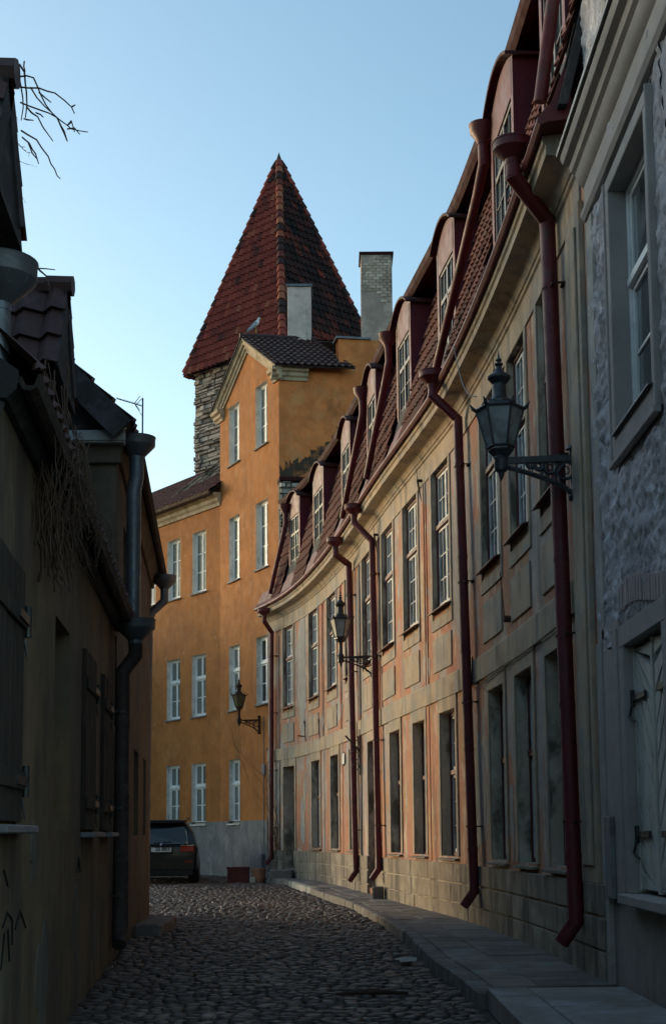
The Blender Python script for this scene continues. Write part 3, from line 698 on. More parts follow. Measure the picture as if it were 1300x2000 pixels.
# broken low wall on the wing roof
m=M(); random.seed(3)
def br(u,v,n): return Wg.p(5.3+u,-.55-.0*u+n,12.9+v)
rubblewall(m,lambda u,v,n: Wg.p(5.2+u*.9,-.25-u*.28+n,12.85+u*.22+v*(.1+u*.17)),0,3.6,0,1.1)
m.build('broken_parapet',rubble,orh)
# chimneys
def chim(x0,x1,y0,y1,z0,z1,mt,cap,name='chimney'):
    m=M(); m.box(W0,x0,x1,y0,y1,z0,z1); o=m.build(name,mt,orh,bevel=.015)
    c=M(); c.box(W0,x0-.05,x1+.05,y0-.05,y1+.05,z1,z1+.07); c.build('cap',cap,o); return o
chim(-1.30,-.58,41.2,42.2,14.0,18.45,chimw,zinc)
c2=chim(.95,1.88,39.9,40.8,15.5,18.90,chimg,reddark)
m=M()
for k in range(17):
    z=17.4+k*.088
    if z>18.8: break
    x=.96+(.0 if k%2 else -.1)
    while x<1.87:
        a=max(x,1. if k<14 else 1.3); b=min(x+.2,1.85)
        lim=1.05+.5*abs(math.sin(k*1.3))*(1 if k<4 else 0)
        if b-a>.04 and a>lim-.1+(0 if k>3 else (3-k)*.15): m.box(W0,a+.006,b-.006,39.882,39.95,z+.005,z+.083,tone=random.random())
        x+=.22
m.build('brickwork',chimb,c2)
# meter box, conduit, lamp cable
m=M(); m.box(B,3.42,3.62,.0,.06,3.3,3.6); m.build('meter_box',greybox,orh)
m=M(); m.tube([B.p(3.5,.02,5.0),B.p(3.52,.02,3.6),B.p(3.5,.02,2.4),B.p(3.53,.02,.4)],.012,5); m.build('conduit',greybox,orh)
m=M(); m.box(B,3.2,3.55,.02,.12,.3,1.05); m.build('wall_cabinet',greybox,orh,bevel=.01)

# stone fire wall between orange house and terrace
fw=empty('stone_firewall',(-.8,38.9,7.9),'rubble limestone fire wall with red flashing between orange house and first dormer','wall')
m=M()
FWf=Fr((-1.47,38.62),(.985,.17))
rubblewall(m,lambda u,v,n:FWf.p(u,n,v),0,1.25,7.9,11.62,hh=(.08,.2),ww=(.15,.4))
m.box(FWf,0,1.25,-.35,-.04,7.9,11.62,1,1); m.build('masonry',[rubble,mortar],fw)
m=M(); m.box(FWf,-.02,1.5,-.42,.1,11.62,11.74); m.build('flashing',reddark,fw,bevel=.01)

# ================================================================== TOWER
tw_=empty('tower',(-1.75,50,0),'square limestone tower with a steep pyramid roof of red clay tiles behind the orange house','tower')
cor=[Vector((-5.42,50.2,18.75)),Vector((-1.66,46.5,18.75)),Vector((1.95,50,18.75)),Vector((-1.8,53.8,18.75))]; ap=Vector((-1.88,50.1,27.1))
random.seed(11)
m=M()
for k in range(4):
    P,Q=cor[k],cor[(k+1)%4]; u=(Q-P).normalized(); md=ap-P; foot=P+u*md.dot(u); dn=(foot-ap); Ls=dn.length; dn.normalize(); nn=u.cross(dn); nn.normalize()
    if nn.z<0: nn=-nn
    al=(P-foot).dot(u); bl=(Q-foot).dot(u)
    f=lambda a,v,n,u=u,dn=dn,nn=nn: ap+u*a+dn*v+nn*n
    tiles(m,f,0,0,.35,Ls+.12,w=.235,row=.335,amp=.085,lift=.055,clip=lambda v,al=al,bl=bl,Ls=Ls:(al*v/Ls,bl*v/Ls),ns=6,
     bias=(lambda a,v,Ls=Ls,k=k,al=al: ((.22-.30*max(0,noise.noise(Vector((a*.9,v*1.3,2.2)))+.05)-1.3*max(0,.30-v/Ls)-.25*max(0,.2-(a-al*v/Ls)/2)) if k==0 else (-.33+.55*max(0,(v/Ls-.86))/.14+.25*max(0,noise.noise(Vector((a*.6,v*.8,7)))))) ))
    m.add([f(0,0,-.03),f(al,Ls,-.03),f(bl,Ls,-.03)],[(0,1,2)],0,.1)
m.add([c-Vector((0,0,.03)) for c in cor],[(0,1,2,3)],1)
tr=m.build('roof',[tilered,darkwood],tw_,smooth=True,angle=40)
m=M()
for k in range(4):   # hip tiles
    P=cor[k]; d=(ap-P); n=26
    for i in range(n):
        a=P+d*(i/n)*.985; b=P+d*((i+1.12)/n)*.985
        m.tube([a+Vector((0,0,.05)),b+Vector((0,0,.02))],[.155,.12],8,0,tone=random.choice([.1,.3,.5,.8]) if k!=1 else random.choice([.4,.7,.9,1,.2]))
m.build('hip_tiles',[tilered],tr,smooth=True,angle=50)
m=M(); m.add([ap+Vector((0,0,.32))]+[ap+(c-ap)*.085+Vector((0,0,.05)) for c in cor],[(0,1,2),(0,2,3),(0,3,4),(0,4,1)]); m.build('lead_cap',darkwood,tr)
ctr=Vector((-1.78,50.15,0)); m=M(); random.seed(12)
for k in range(4):
    P=ctr+(cor[k]-ctr)*.90; Q=ctr+(cor[(k+1)%4]-ctr)*.90; P.z=Q.z=0; u=(Q-P); Lw=u.length; u.normalize(); n=Vector((u.y,-u.x,0)); n=n if n.dot(P-ctr)>0 else -n
    g=Fr((P.x,P.y),(u.x,u.y))
    if k==0: rubblewall(m,lambda a,v,o,P=P,u=u,n=n: P+u*a+n*o+Vector((0,0,v)),0,Lw,12,18.72,hh=(.09,.2),ww=(.2,.7),prot=.1)
    m.quad(P+n*-.03,Q+n*-.03,Q+n*-.03+Vector((0,0,18.72)),P+n*-.03+Vector((0,0,18.72)),1)
m.build('masonry',[rubble,mortar],tw_)

# ================================================================== GREY HOUSE (right, near)
G=Fr((2.312,11.75),(0,-1))
gh=empty('rendered_house',(3.2,8.5,.4),'grey roughcast house at the right edge with moulded cornice and chevron shutters','house')
wop=(1.0,2.28,4.76,6.78,.17); sop=(1.0,2.28,1.12,3.04,.2)
m=M()
# rough render as a displaced sheet with the openings left out
st=.035
cs=[0+i*st for i in range(int(6/st)+1)]
def rg(m,h0,h1,amp,st,holes,mi,oo=0,s0=0,s1=6):
    S=frange(s0,s1,st); H=frange(h0,h1,st)
    def dp(a,h):
        v=Vector((a*2.2,h*2.2,3.3)); n_=.55*noise.fractal(v*1.6,.9,2.1,4)+.9*abs(noise.noise(v*3.1+Vector((0,0,noise.noise(v*2)*1.5))))+.5*abs(noise.noise(v*8.5)); 
        e=1.
        for q in holes:
            dx=max(q[0]-a,a-q[1],0); dy=max(q[2]-h,h-q[3],0); e=min(e,math.hypot(dx,dy)/.08)
        return oo+amp*n_*min(1,e)
    idx={};vs=[];fs=[]
    def V(i,j):
        if (i,j) not in idx: idx[(i,j)]=len(vs); vs.append(G.p(S[i],dp(S[i],H[j]),H[j]))
        return idx[(i,j)]
    for i in range(len(S)-1):
        for j in range(len(H)-1):
            a=(S[i]+S[i+1])/2;b=(H[j]+H[j+1])/2
            if any(q[0]<a<q[1] and q[2]<b<q[3] for q in holes): continue
            fs.append((V(i,j),V(i+1,j),V(i+1,j+1),V(i,j+1)))
    m.add(vs,fs,mi)
holes=[(.87,2.41,4.5,6.95),(.78,2.5,1.0,3.22),(3.6,5.0,4.5,6.95),(3.6,5.0,1.0,3.22)]
rg(m,3.1,9.6,.05,.021,holes,0,s1=2.8); rg(m,3.1,9.6,.04,.08,holes,0,s0=2.8)
rg(m,.1,3.1,.006,.12,holes,1)
m.box(G,.02,6,-5,-.45,0,9.6,1,0); m.quad(G.p(0,0,0),G.p(0,-5,0),G.p(0,-5,9.6),G.p(0,0,9.6),0)
m.build('wall',[greyrough,greyplinth],gh,smooth=True,angle=60,recalc=False)
for hx in (0,2.6):
    for (a,b,c,d,e),w,z0 in ((wop,.12,.22),(sop,.17,.0)):
        a+=hx;b+=hx; m=M()
        # surround with raised outer fillet
        m.box(G,a-w,a,-.17,.045,c-z0,d,1); m.box(G,b,b+w,-.17,.045,c-z0,d,1); m.box(G,a-w,b+w,-.17,.045,d,d+w,1)
        if z0: m.box(G,a,b,-.17,.045,c-z0,c,1); m.box(G,a-w-.03,b+w+.03,.02,.075,c-z0-.05,c-z0,1); 
        m.box(G,a-w-.025,a-w,-.02,.06,c-z0,d+w,1); m.box(G,b+w,b+w+.025,-.02,.06,c-z0,d+w,1)
        m.build('window_surround',greytrim,gh,bevel=.006)
m=M()
m.prof(G,[(-.02,6.98),(.05,6.98),(.075,7.02),(.075,7.06),(.04,7.09),(.04,7.30),(.07,7.32),(.10,7.36),(.115,7.42),(.15,7.44),(.165,7.50),(.22,7.52),(.24,7.56),(.24,7.60),(-.02,7.66)],-.02,6,1)
m.build('cornice',greytrim,gh,smooth=True,angle=30)
m=M(); m.prof(G,[(-.02,7.665),(.27,7.605),(.275,7.63),(-.02,7.70)],-.05,6,1); m.build('cornice_flashing',zinc,gh)
m=M(); m.box(G,-.06,.22,-.02,.03,3.2,6.98,1,1); m.box(G,.12,.80,-.02,.03,1.05,3.3,1,0); m.box(G,-.08,.14,-.02,.045,.3,3.2,1,1); m.build('corner_strip',[greytrim,limepatch],gh,bevel=.008)
m=M(); m.box(G,.95,2.1,-.02,.035,7.95,8.05); m.box(G,.95,1.1,-.02,.035,8.05,9.5); m.box(G,2.1,2.25,-.02,.035,7.95,9.5); m.build('upper_window_surround',greytrim,gh,bevel=.01)
# brick arch showing through above the shutter
m=M()
for k in range(16):
    a=.85+k*.095; m.box(G,a,a+.05,.0,.03+random.uniform(0,.012),3.27+.07*math.sin((k+3)*.25),3.47+.08*math.sin((k+3)*.25))
m.build('brick_arch',mat('red_grey_brick',(.46,.36,.36),.95,bump=(30,.4,.01)),gh,bevel=.004)
kN=dict(transom=.6,rows=(2,1),leaves=2,cols=1,post=False,bar=.03)
for hx in (0,2.6):
    wo=window(gh,G,1.64+hx,4.76,-.10,1.28,2.02,kN,whitep,whitep,pane)
    s_=M(); s_.add([(-.66,-.02,.0),(.66,-.02,.0),(.66,-.18,-.035),(-.66,-.18,-.035),(-.66,-.02,.012),(.66,-.02,.012),(.66,-.18,-.022),(-.66,-.18,-.022)],[(0,1,2,3),(7,6,5,4),(0,4,5,1),(1,5,6,2),(2,6,7,3),(3,7,4,0)]); local(s_,'sill',zinc,wo)
    # shutters: two leaves of chevron boards
    for k,(a,b) in enumerate(((1.0+hx,1.64+hx),(1.64+hx,2.28+hx))):
        s_=M(); s_.box(G,a+.005,b-.005,-.14,-.115,1.14,3.02,1,1); s_.box(G,a+.005,a+.03,-.115,-.03,1.14,3.02); s_.box(G,b-.03,b-.005,-.115,-.03,1.14,3.02)
        nb=26
        for j in range(-4,9):
            z=1.14+j*.25
            # slanting board, clipped at the leaf's top and bottom
            dz=.72
            if k==0: q=[(a+.03,z+dz),(b-.06,z),(b-.045,z+.17),(a+.03,z+dz+.17)]
            else: q=[(a+.06,z),(b-.03,z+dz),(b-.03,z+dz+.17),(a+.045,z+.17)]
            q=[(x,min(max(h,1.16),3.0)) for x,h in q]
            if max(h for _,h in q)-min(h for _,h in q)<.1: continue
            P=[G.p(x,-.04,h) for x,h in q]+[G.p(x,-.116,h) for x,h in q]
            s_.add(P,[(0,1,2,3),(0,1,5,4),(1,2,6,5),(2,3,7,6),(3,0,4,7)])
        so=s_.build('shutter',[greenshut,darkwood],gh,bevel=.004)
        for hz in (1.55,2.6):
            h_=M(); h_.box(G,a-.02 if k==0 else b-.45,a+.45 if k==0 else b+.02,-.032,-.012,hz,hz+.05)
            x=a+.02 if k==0 else b-.02
            h_.tube([G.p(x,-.02,hz-.04),G.p(x,-.02,hz+.09)],.02,8); h_.tube([G.p(x,-.01,hz-.03),G.p(x,.01,hz-.12),G.p(x+(.1 if k==0 else -.1),-.01,hz-.16)],.01,6)
            h_.build('hinge',iron,so,bevel=.003)
    s_=M(); s_.box(G,.92+hx,2.36+hx,-.16,.13,1.04,1.12); s_.build('shutter_sill',greytrim,gh,bevel=.01)
m=M(); m.box(G,.16,.42,.03,.07,1.05,1.72); m.build('cable_cover',greybox,gh,bevel=.006)

# ================================================================== LEFT HOUSES
t=Vector((-.085,1)).normalized()
LW=Fr((-2.02,10.4),(t.x,t.y))
lo=empty('low_house',(-3.2,11,.2),'low ochre house on the left with dark plank shutters and tiled dormers','house')
e1=5.05   # end of the low house, y ~15.4
lop=[(-3.6,-2.52,1.66,3.13,.02),(-.72,.28,1.64,3.16,.14),(1.28,2.34,1.63,3.2,.03),(3.2,4.12,1.63,3.2,.03)]
m=M(); wall(m,LW,-3.6,e1,0,4.0,lop,.1,1,0,0,bi=1)
m.quad(LW.p(-3.6,0,0),LW.p(-3.6,-5,0),LW.p(-3.6,-5,8),LW.p(-3.6,0,4)); m.quad(LW.p(-3.6,-8,0),LW.p(e1,-8,0),LW.p(e1,-8,4),LW.p(-3.6,-8,4))
m.build('wall',[leftwall,yellowrec],lo)
for a,b,c,d,e in (lop[0],lop[2],lop[3]):
    s_=M(); n=max(2,int((b-a)/.16)); w=(b-a)/n
    for k in range(n):
        zt=d-.06*abs(math.sin(k)); s_.box(LW,a+k*w+.004,a+(k+1)*w-.004,.0,.035+random.uniform(-.004,.004),c+.02,d-.01)
    s_.box(LW,a+.02,b-.02,.035,.055,c+.2,c+.3); s_.box(LW,a+.02,b-.02,.035,.055,d-.35,d-.25)
    so=s_.build('shutter',shutwood,lo,bevel=.004)
    for hz in (c+.25,d-.3):
        h_=M(); h_.box(LW,b-.4,b+.02,.055,.066,hz-.025,hz+.025); h_.tube([LW.p(b+.015,.05,hz-.09),LW.p(b+.015,.05,hz+.09)],.022,8); h_.tube([LW.p(b+.03,.03,hz-.1),LW.p(b+.03,.05,hz-.22)],[.012,.004],6)
        h_.build('hinge',iron,so)
    s_=M(); s_.box(LW,a-.03,b+.08,-.0,.12,c-.045,c); s_.build('shutter_sill',greybox,lo,bevel=.008)
m=M(); blob(m,LW,-1.75,1.5,.13,.2,.006,seed=41,jag=.6); m.build('scraped_patch',wornm,lo)
for pl_ in ([(-2.95,1.42),(-2.8,1.33)],[(-2.95,1.12),(-2.8,1.19),(-2.62,1.14),(-2.6,1.0)],[(-3.0,.9),(-2.9,1.08),(-2.78,1.1),(-2.7,.92)],[(-2.5,1.08),(-2.3,1.17),(-2.05,1.06)],[(1.0,1.3),(1.1,1.42),(1.25,1.3)]):
    m=M(); m.tube([LW.p(a,.002,b) for a,b in pl_],.007,5); m.build('graffiti_stroke',black,lo)
for q,(a,b,c,d) in enumerate([(-1.2,.7,.3,.35),(.9,.9,.25,.3),(2.8,.7,.3,.25),(4.5,1.3,.15,.4)]):
    m=M(); blob(m,LW,a,b,c,d,.005,seed=50+q,jag=.7); m.build('worn_render',wornm,lo)
# roof: eave box, boarded soffit, tiles
e0=-3.4
ro_=lambda u,v,n: LW.p(u,.15-(6.6-v)*.64+n*.76,4.03+(6.6-v)*.76+n*.64)
m=M(); tiles(m,ro_,e0,e1+.1,4.6,6.6,w=.22,row=.33,amp=.05,lift=.045)
m.quad(ro_(e0,0,-.02),ro_(e1+.1,0,-.02),ro_(e1+.1,6.6,-.02),ro_(e0,6.6,-.02),1); m.quad(ro_(e0,0,-.1),ro_(e1+.1,0,-.1),ro_(e1+.1,6.6,-.1),ro_(e0,6.6,-.1),1)
m.quad(ro_(e0,0,-.1),ro_(e1+.1,0,-.1),LW.p(e1+.1,-8,4),LW.p(e0,-8,4),1)
m.build('roof',[tiledark,darkwood],lo,smooth=True,angle=40)
m=M(); m.prof(LW,[(.0,3.88),(.04,3.88),(.09,3.93),(.10,3.97),(.10,4.03),(.0,4.1)],e0,e1-.02,1); m.build('eave_cornice',darkwood,lo)
m=M(); m.prof(LW,[(.10,3.97),(.12,3.93),(.16,3.92),(.20,3.94),(.22,4.01),(.205,4.01),(.18,3.95),(.14,3.95),(.115,4.0)],e0,e1-.3,1); m.build('gutter',shutwood,lo)
# dormers on the low house
def ldormer(yc,xf,zr=6.86):
    d=M(); hw=.42; ze=6.12
    # gable cheek box
    for sy in (-1,1): d.box(W0,xf-2.4,xf-.36,yc+sy*(hw-.06)-.03,yc+sy*(hw-.06)+.03,4.4,ze,1,0)
    d.box(W0,xf-.42,xf-.36,yc-hw+.04,yc+hw-.04,4.5,ze,1,0)
    d.add([(xf-.38,yc-hw+.02,ze),(xf-.38,yc+hw-.02,ze),(xf-.38,yc,zr-.05)],[(0,1,2)],0)
    o=d.build('dormer',darkwood,lo)
    r=M()
    for sy in (-1,1):
        dn=Vector((0,sy*hw,ze-.05-zr)); Ls=dn.length*(1.1 if sy>0 else 1.0); dn.normalize(); nn=Vector((1,0,0)).cross(dn); nn=nn if nn.z>0 else -nn
        f=lambda u,v,n: Vector((xf-2.6+u,yc,zr))+dn*v+nn*n
        tiles(r,f,0,2.6,0,Ls+.08,w=.27,row=.32,amp=.06,lift=.05)
        r.add([f(0,0,-.04),f(2.6,0,-.04),f(2.6,Ls,-.04),f(0,Ls,-.04)],[(0,1,2,3)],1)
    r.add([(xf-.02,yc-hw,ze-.1),(xf-.02,yc,zr),(xf-.02,yc+hw*1.2,ze-.3),(xf-2.6,yc-hw,ze-.1),(xf-2.6,yc,zr),(xf-2.6,yc+hw*1.2,ze-.3)],[(0,1,2),(3,4,5),(0,2,5,3)],1)
    r.tube([(xf-2.6,yc,zr+.03),(xf+.02,yc,zr+.03)],.1,8,0,tone=.4)
    r.tube([(xf-.22,yc,zr+.04),(xf+.04,yc,zr+.03)],.105,8,0,tone=.5)
    r.build('dormer_roof',[tiledark,darkwood],o,smooth=True,angle=40)
    b=M()
    for sy in (-1,1):
        b.beam((xf+.0,yc,zr+.0),(xf+.0,yc+sy*(hw+.03),6.0),[(-.03,-.12),(.0,-.12),(.0,.04),(-.03,.04)],side=(1,0,0))
    b.build('bargeboard',darkwood,o)
ldormer(13.1,-2.56,6.95); ldormer(9.15,-2.21,6.88)
# L2 house
l2=empty('tall_left_house',(-4,19.5,.2),'taller ochre house behind the low one at left, with white gable board','house')
e2=13.6
gp=LW.p(e1,0,0)
GW=Fr((gp.x,gp.y),(1,0))    # gable wall facing the camera: s negative to the left ; n=(0,-1)
m=M(); wall(m,LW,e1,e2,0,6.2,[(8.8,9.9,1.6,2.8,.15),(11.3,12.1,1.6,2.8,.15),(6.3,7.3,4.3,5.4,.1)],.12,1,0,0,bi=1)
wall(m,GW,-7,0,0,6.1,(),0,1,0); m.add([GW.p(-7,0,6.1),GW.p(0,0,6.1),GW.p(-3.5,0,9.55)],[(0,1,2)],2)
pe=LW.p(e2,0,0); m.quad(pe,pe+Vector((-7,0,0)),pe+Vector((-7,0,6.2)),pe+Vector((0,0,6.2))); m.quad(gp+Vector((-7,0,0)),pe+Vector((-7,0,0)),pe+Vector((-7,0,6.2)),gp+Vector((-7,0,6.2)))
m.build('wall',[leftwall2,yellowrec,darkwood],l2)
ur=lambda u,v,n: LW.p(u,.17-(5-v)*.70+n*.70,6.22+(5-v)*.70+n*.70)
ul=lambda u,v,n: LW.p(u,-6.6-.34+(5-v)*.70-n*.70,6.22+(5-v)*.70+n*.70)
m=M(); tiles(m,ur,e1-.3,e2+.1,0,5,w=.22,row=.33,amp=.05,lift=.045)
for g in (ur,ul): m.add([g(e1-.3,0,-.07),g(e2+.1,0,-.07),g(e2+.1,5,-.07),g(e1-.3,5,-.07),g(e1-.3,0,0),g(e2+.1,0,0),g(e2+.1,5,0),g(e1-.3,5,0)],[(0,1,2,3),(4,5,6,7),(0,1,5,4),(1,2,6,5),(2,3,7,6),(3,0,4,7)],1)
m.build('roof',[tiledark,darkwood],l2,smooth=True,angle=40)
m=M(); P=ur(e1-.33,5,0); Q=ur(e1-.33,0,0); m.beam(P,Q,[(-.03,-.26),(.02,-.26),(.02,.02),(-.03,.02)],side=(0,-1,0)); m.build('bargeboard',darkwood,l2,bevel=.006)
m=M(); m.box(GW,-3,.1,.0,.16,6.03,6.09); m.box(GW,-3,.12,.14,.18,6.05,6.17); m.build('gable_board',boardwhite,l2,bevel=.005)
m=M(); m.box(GW,-3,.05,.0,.06,5.82,6.03); m.build('gable_cornice',leftwall2,l2,bevel=.01)
m=M(); m.prof(LW,[(.0,5.9),(.04,5.9),(.06,6.0),(.11,6.1),(.15,6.14),(.15,6.2),(.0,6.2)],e1-.0,e2,1); m.build('eave_cornice',leftwall2,l2)
m=M(); m.prof(LW,[(.15,6.18),(.18,6.12),(.23,6.12),(.27,6.18),(.26,6.23),(.17,6.23)],e1+.2,e2+.1,1); m.build('gutter',shutwood,l2)
# L0 near house: only its zinc hopper and wall end reach into view
l0=empty('near_left_house',(-3,4,.2),'near house at the left edge, only its zinc hopper and eave end in view','house')
m=M(); m.box(LW,-9,-3.62,-5,-.02,0,4.9); m.build('wall',leftwall,l0)
m=M(); m.box(LW,-9,-3.9,-5.2,-.05,4.9,5.05); 
m.add([LW.p(-9,-.05,5.05),LW.p(-3.9,-.05,5.05),LW.p(-3.9,-3,8.0),LW.p(-9,-3,8.0),LW.p(-9,-5.2,5.05),LW.p(-3.9,-5.2,5.05)],[(0,1,2,3),(2,3,4,5),(1,2,5),(0,3,4)]); m.build('roof',darkwood,l0)
def zpipe(parent,c,segs_,hopr=.22,r=.072,name='drainpipe',rings=(),pm=None):
    m=M(); m.tube(segs_,r,16)
    for z0,z1,x,y in rings: m.tube([(x,y,z0),(x,y,z1)],r*1.12,16)
    o=m.build(name,pm or zinc,parent,smooth=True,angle=35)
    h=M(); h.lathe(c,[(r*1.05,-.26),(r*1.05,-.22),(hopr,-.09),(hopr*1.01,-.085),(hopr*1.02,.0),(hopr*1.05,.01),(hopr*.95,.01),(hopr*.92,-.06),(.01,-.07)],28); h.build('hopper',zinc,o,smooth=True,angle=35)
    return o
zpipe(l0,(-1.765,7.1,4.64),[(-1.765,7.1,4.42),(-1.765,7.1,3.95),(-1.80,7.1,3.85),(-1.98,7.1,3.6)],.20,.066)
X,Y=-2.245,15.62
o=zpipe(l2,(X,Y,6.17),[(X,Y,5.98),(X,Y,5.72),(X-.03,Y,5.55),(X-.03,Y,4.0)],.21,.085)
# lower one: hopper, offset, long drop, shoe
Yl=15.2; Xl=Yl*(262-650)/2700
o=zpipe(lo,(Xl,Yl,3.97),[(Xl,Yl,3.78),(Xl,Yl,3.58),(Xl-.14,Yl,3.40),(Xl-.145,Yl,.60),(Xl-.12,Yl-.22,.44)],.215,.078,pm=brownpipe,rings=[(2.8,2.86,Xl-.14,Yl),(2.0,2.06,Xl-.14,Yl),(1.1,1.16,Xl-.14,Yl)])
for hz in (2.95,1.9,.95):
    b=M(); b.tube([(Xl-.14,Yl,hz-.012),(Xl-.14,Yl,hz+.012)],.092,14); b.box(W0,Xl-.4,Xl-.14,Yl-.1,Yl-.085,hz-.01,hz+.01); b.build('bracket',iron,o)
xe=-2.9; ye=23.6
zpipe(l2,(xe,ye,6.05),[(xe,ye,5.85),(xe,ye,5.62),(xe-.22,ye,5.42),(xe-.26,ye,5.2),(xe-.3,ye,.6)],.2,.07)
b=M(); b.tube([LW.p(e1-.25,.03,3.8),LW.p(e1-.25,.03,2.9),LW.p(e1-.2,.05,2.7),LW.p(e1+.15,.1,2.66)],.012,6); b.tube([LW.p(e1+.6,.02,2.2),LW.p(e1+.6,.05,2.0),LW.p(e1+.6,.03,1.2)],.012,6); b.build('wall_cable',iron,lo)
b=M(); b.tube([(-1.93+.0,8.95,3.9),(-1.9,8.9,3.1),(-1.9,8.85,2.95),(-1.86,8.3,3.05)],.01,6); b.build('wall_cable',iron,lo)

# antenna
an=empty('tv_antenna',(-3.07,22,6.4),'thin television aerial on a mast above the left roofs','antenna')
m=M(); x=22*(273-650)/2700; m.tube([(x,22,6.3),(x,22,8.72)],.014,6); m.build('mast',iron,an)
m=M(); m.tube([(x-.42,21.95,8.70),(x+.0,22,8.58)],.009,5)
for k in range(9):
    a=x-.40+k*.045; z=8.70-k*.013; m.tube([(a,21.8,z-.03),(a,22.1,z+.04)],.004,4); 
for s_ in (-1,1): m.tube([(x-.12,22,8.60),(x-.03,22.1,8.60+s_*.14)],.006,4); m.tube([(x-.12,21.9,8.60),(x-.03,21.9,8.60+s_*.12)],.006,4)
m.build('elements',iron,an)
# ================================================================== GROUND
def gz(y): return .2+.004*(y-10) if y>10 else .2
m=M(); 
def sheet(xs,ys,f,mi=0):
    vs=[(x,y,f(x,y)) for y in ys for x in xs]; n=len(xs)
    fs=[(j*n+i,j*n+i+1,(j+1)*n+i+1,(j+1)*n+i) for j in range(len(ys)-1) for i in range(n-1)]; return vs,fs
vs,fs=sheet([-400,-60,-20,0,20,60,400],[-400,-60,0,10,20,30,45,60,100,200,400,800],lambda x,y: min(gz(y),.45)-.06); m.add(vs,fs)
o=m.build('ground',dirt,recalc=False); tag(o,'bare earth ground under the street and houses','ground',kind='structure')
m=M(); vs,fs=sheet(np.linspace(-9,2.2,40),np.linspace(-2,47,120),lambda x,y: gz(y)-.012+.01*noise.noise(Vector((x*1.5,y*1.5,0)))); m.add(vs,fs)
o=m.build('road',dirt,smooth=True,recalc=False); tag(o,'dark earth bed of the cobbled street','road',kind='structure')
# cobbles: Voronoi-shaped granite setts
kp=[(9.03,1.19),(11.13,1.13),(12.2,1.09),(14,.98),(17.8,.87),(21.15,.63),(25,.25),(30,-.47),(34,-1.02),(35.9,-1.35),(37.5,-1.9),(38.8,-2.7)]
kY=[a for a,b in kp]; kX=[b for a,b in kp]
def kerbx(y): return float(np.interp(y,kY,kX))
def inside(x,y):
    if x>np.interp(y,kY,kX)-.04 and y<38.8: return False
    if y<24.1 and x< -2.02-.085*(y-10.4)+.02: return False
    if y>38.8:
        if x> -1.5-(y-39)*.52: return False
    return True
gx=.132; P=[]
j=0; y=6.
while y<46:
    x=-9+(gx/2 if j%2 else 0)
    while x<1.3:
        
        if random.random()>.10: P.append((x+random.uniform(-.055,.055),y+random.uniform(-.045,.045)))
        x+=gx
    y+=.108; j+=1
P=np.array(P); keep=np.array([inside(x,y) and (x>-3.4 or y>23.5) and (x/max(y,1)>-.32) for x,y in P]); P=P[keep]
cell={}
for i,(x,y) in enumerate(P): cell.setdefault((int(x//.2),int(y//.2)),[]).append(i)
NA=10; ang=np.arange(NA)*2*math.pi/NA; ca=np.cos(ang);sa=np.sin(ang)
VV=[];FF=[];TT=[]
base=0
tmpl=[]
for r_ in range(2):
    for k in range(NA): tmpl.append((r_*NA+k,r_*NA+(k+1)%NA,(r_+1)*NA+(k+1)%NA,(r_+1)*NA+k))
capf=[(2*NA+k,2*NA+(k+1)%NA,3*NA) for k in range(NA)]
for i,(x,y) in enumerate(P):
    cx_,cy_=int(x//.2),int(y//.2); nb=[q for a in (-1,0,1) for b in (-1,0,1) for q in cell.get((cx_+a,cy_+b),()) if q!=i]
    R=np.full(NA,.105)
    for q in nb:
        dx,dy=P[q]-P[i]; d=math.hypot(dx,dy)
        if d<.01 or d>.3: continue
        c=(ca*dx+sa*dy)/d; R=np.where(c>.15,np.minimum(R,(d/2-.006)/np.maximum(c,.15)),R)
    if R.min()<.01: continue
    R=(R+np.roll(R,1)*.25+np.roll(R,-1)*.25)/1.5*.98
    z=gz(y)+random.uniform(-.010,.012)+.025*noise.noise(Vector((x*.9,y*.5,4))); tl=(random.uniform(-.09,.09),random.uniform(-.09,.09)); dome=random.uniform(.009,.021)
    for fr_,zz in ((1.0,-.02),(.86,.55*dome),(.48,.92*dome)):
        for k in range(NA):
            ox=R[k]*ca[k]*fr_; oy=R[k]*sa[k]*fr_; VV.append((x+ox,y+oy,z+zz+ox*tl[0]+oy*tl[1]))
    VV.append((x,y,z+dome))
    tn=min(1,max(0,random.betavariate(2.0,2.8)+.35*noise.noise(Vector((x*.6,y*.35,1)))))
    for f_ in tmpl+capf: FF.append(tuple(base+a for a in f_)); TT.append(tn)
    base+=3*NA+1
m=M(); m.v=VV;m.f=FF;m.m=[0]*len(FF);m.tn=TT
o=m.build('cobblestones',cob,smooth=True,recalc=False); tag(o,'rounded grey brown granite cobbles paving the narrow street','cobblestones',kind='stuff')
# far earth strip by the orange house: low mound
m=M(); n=20
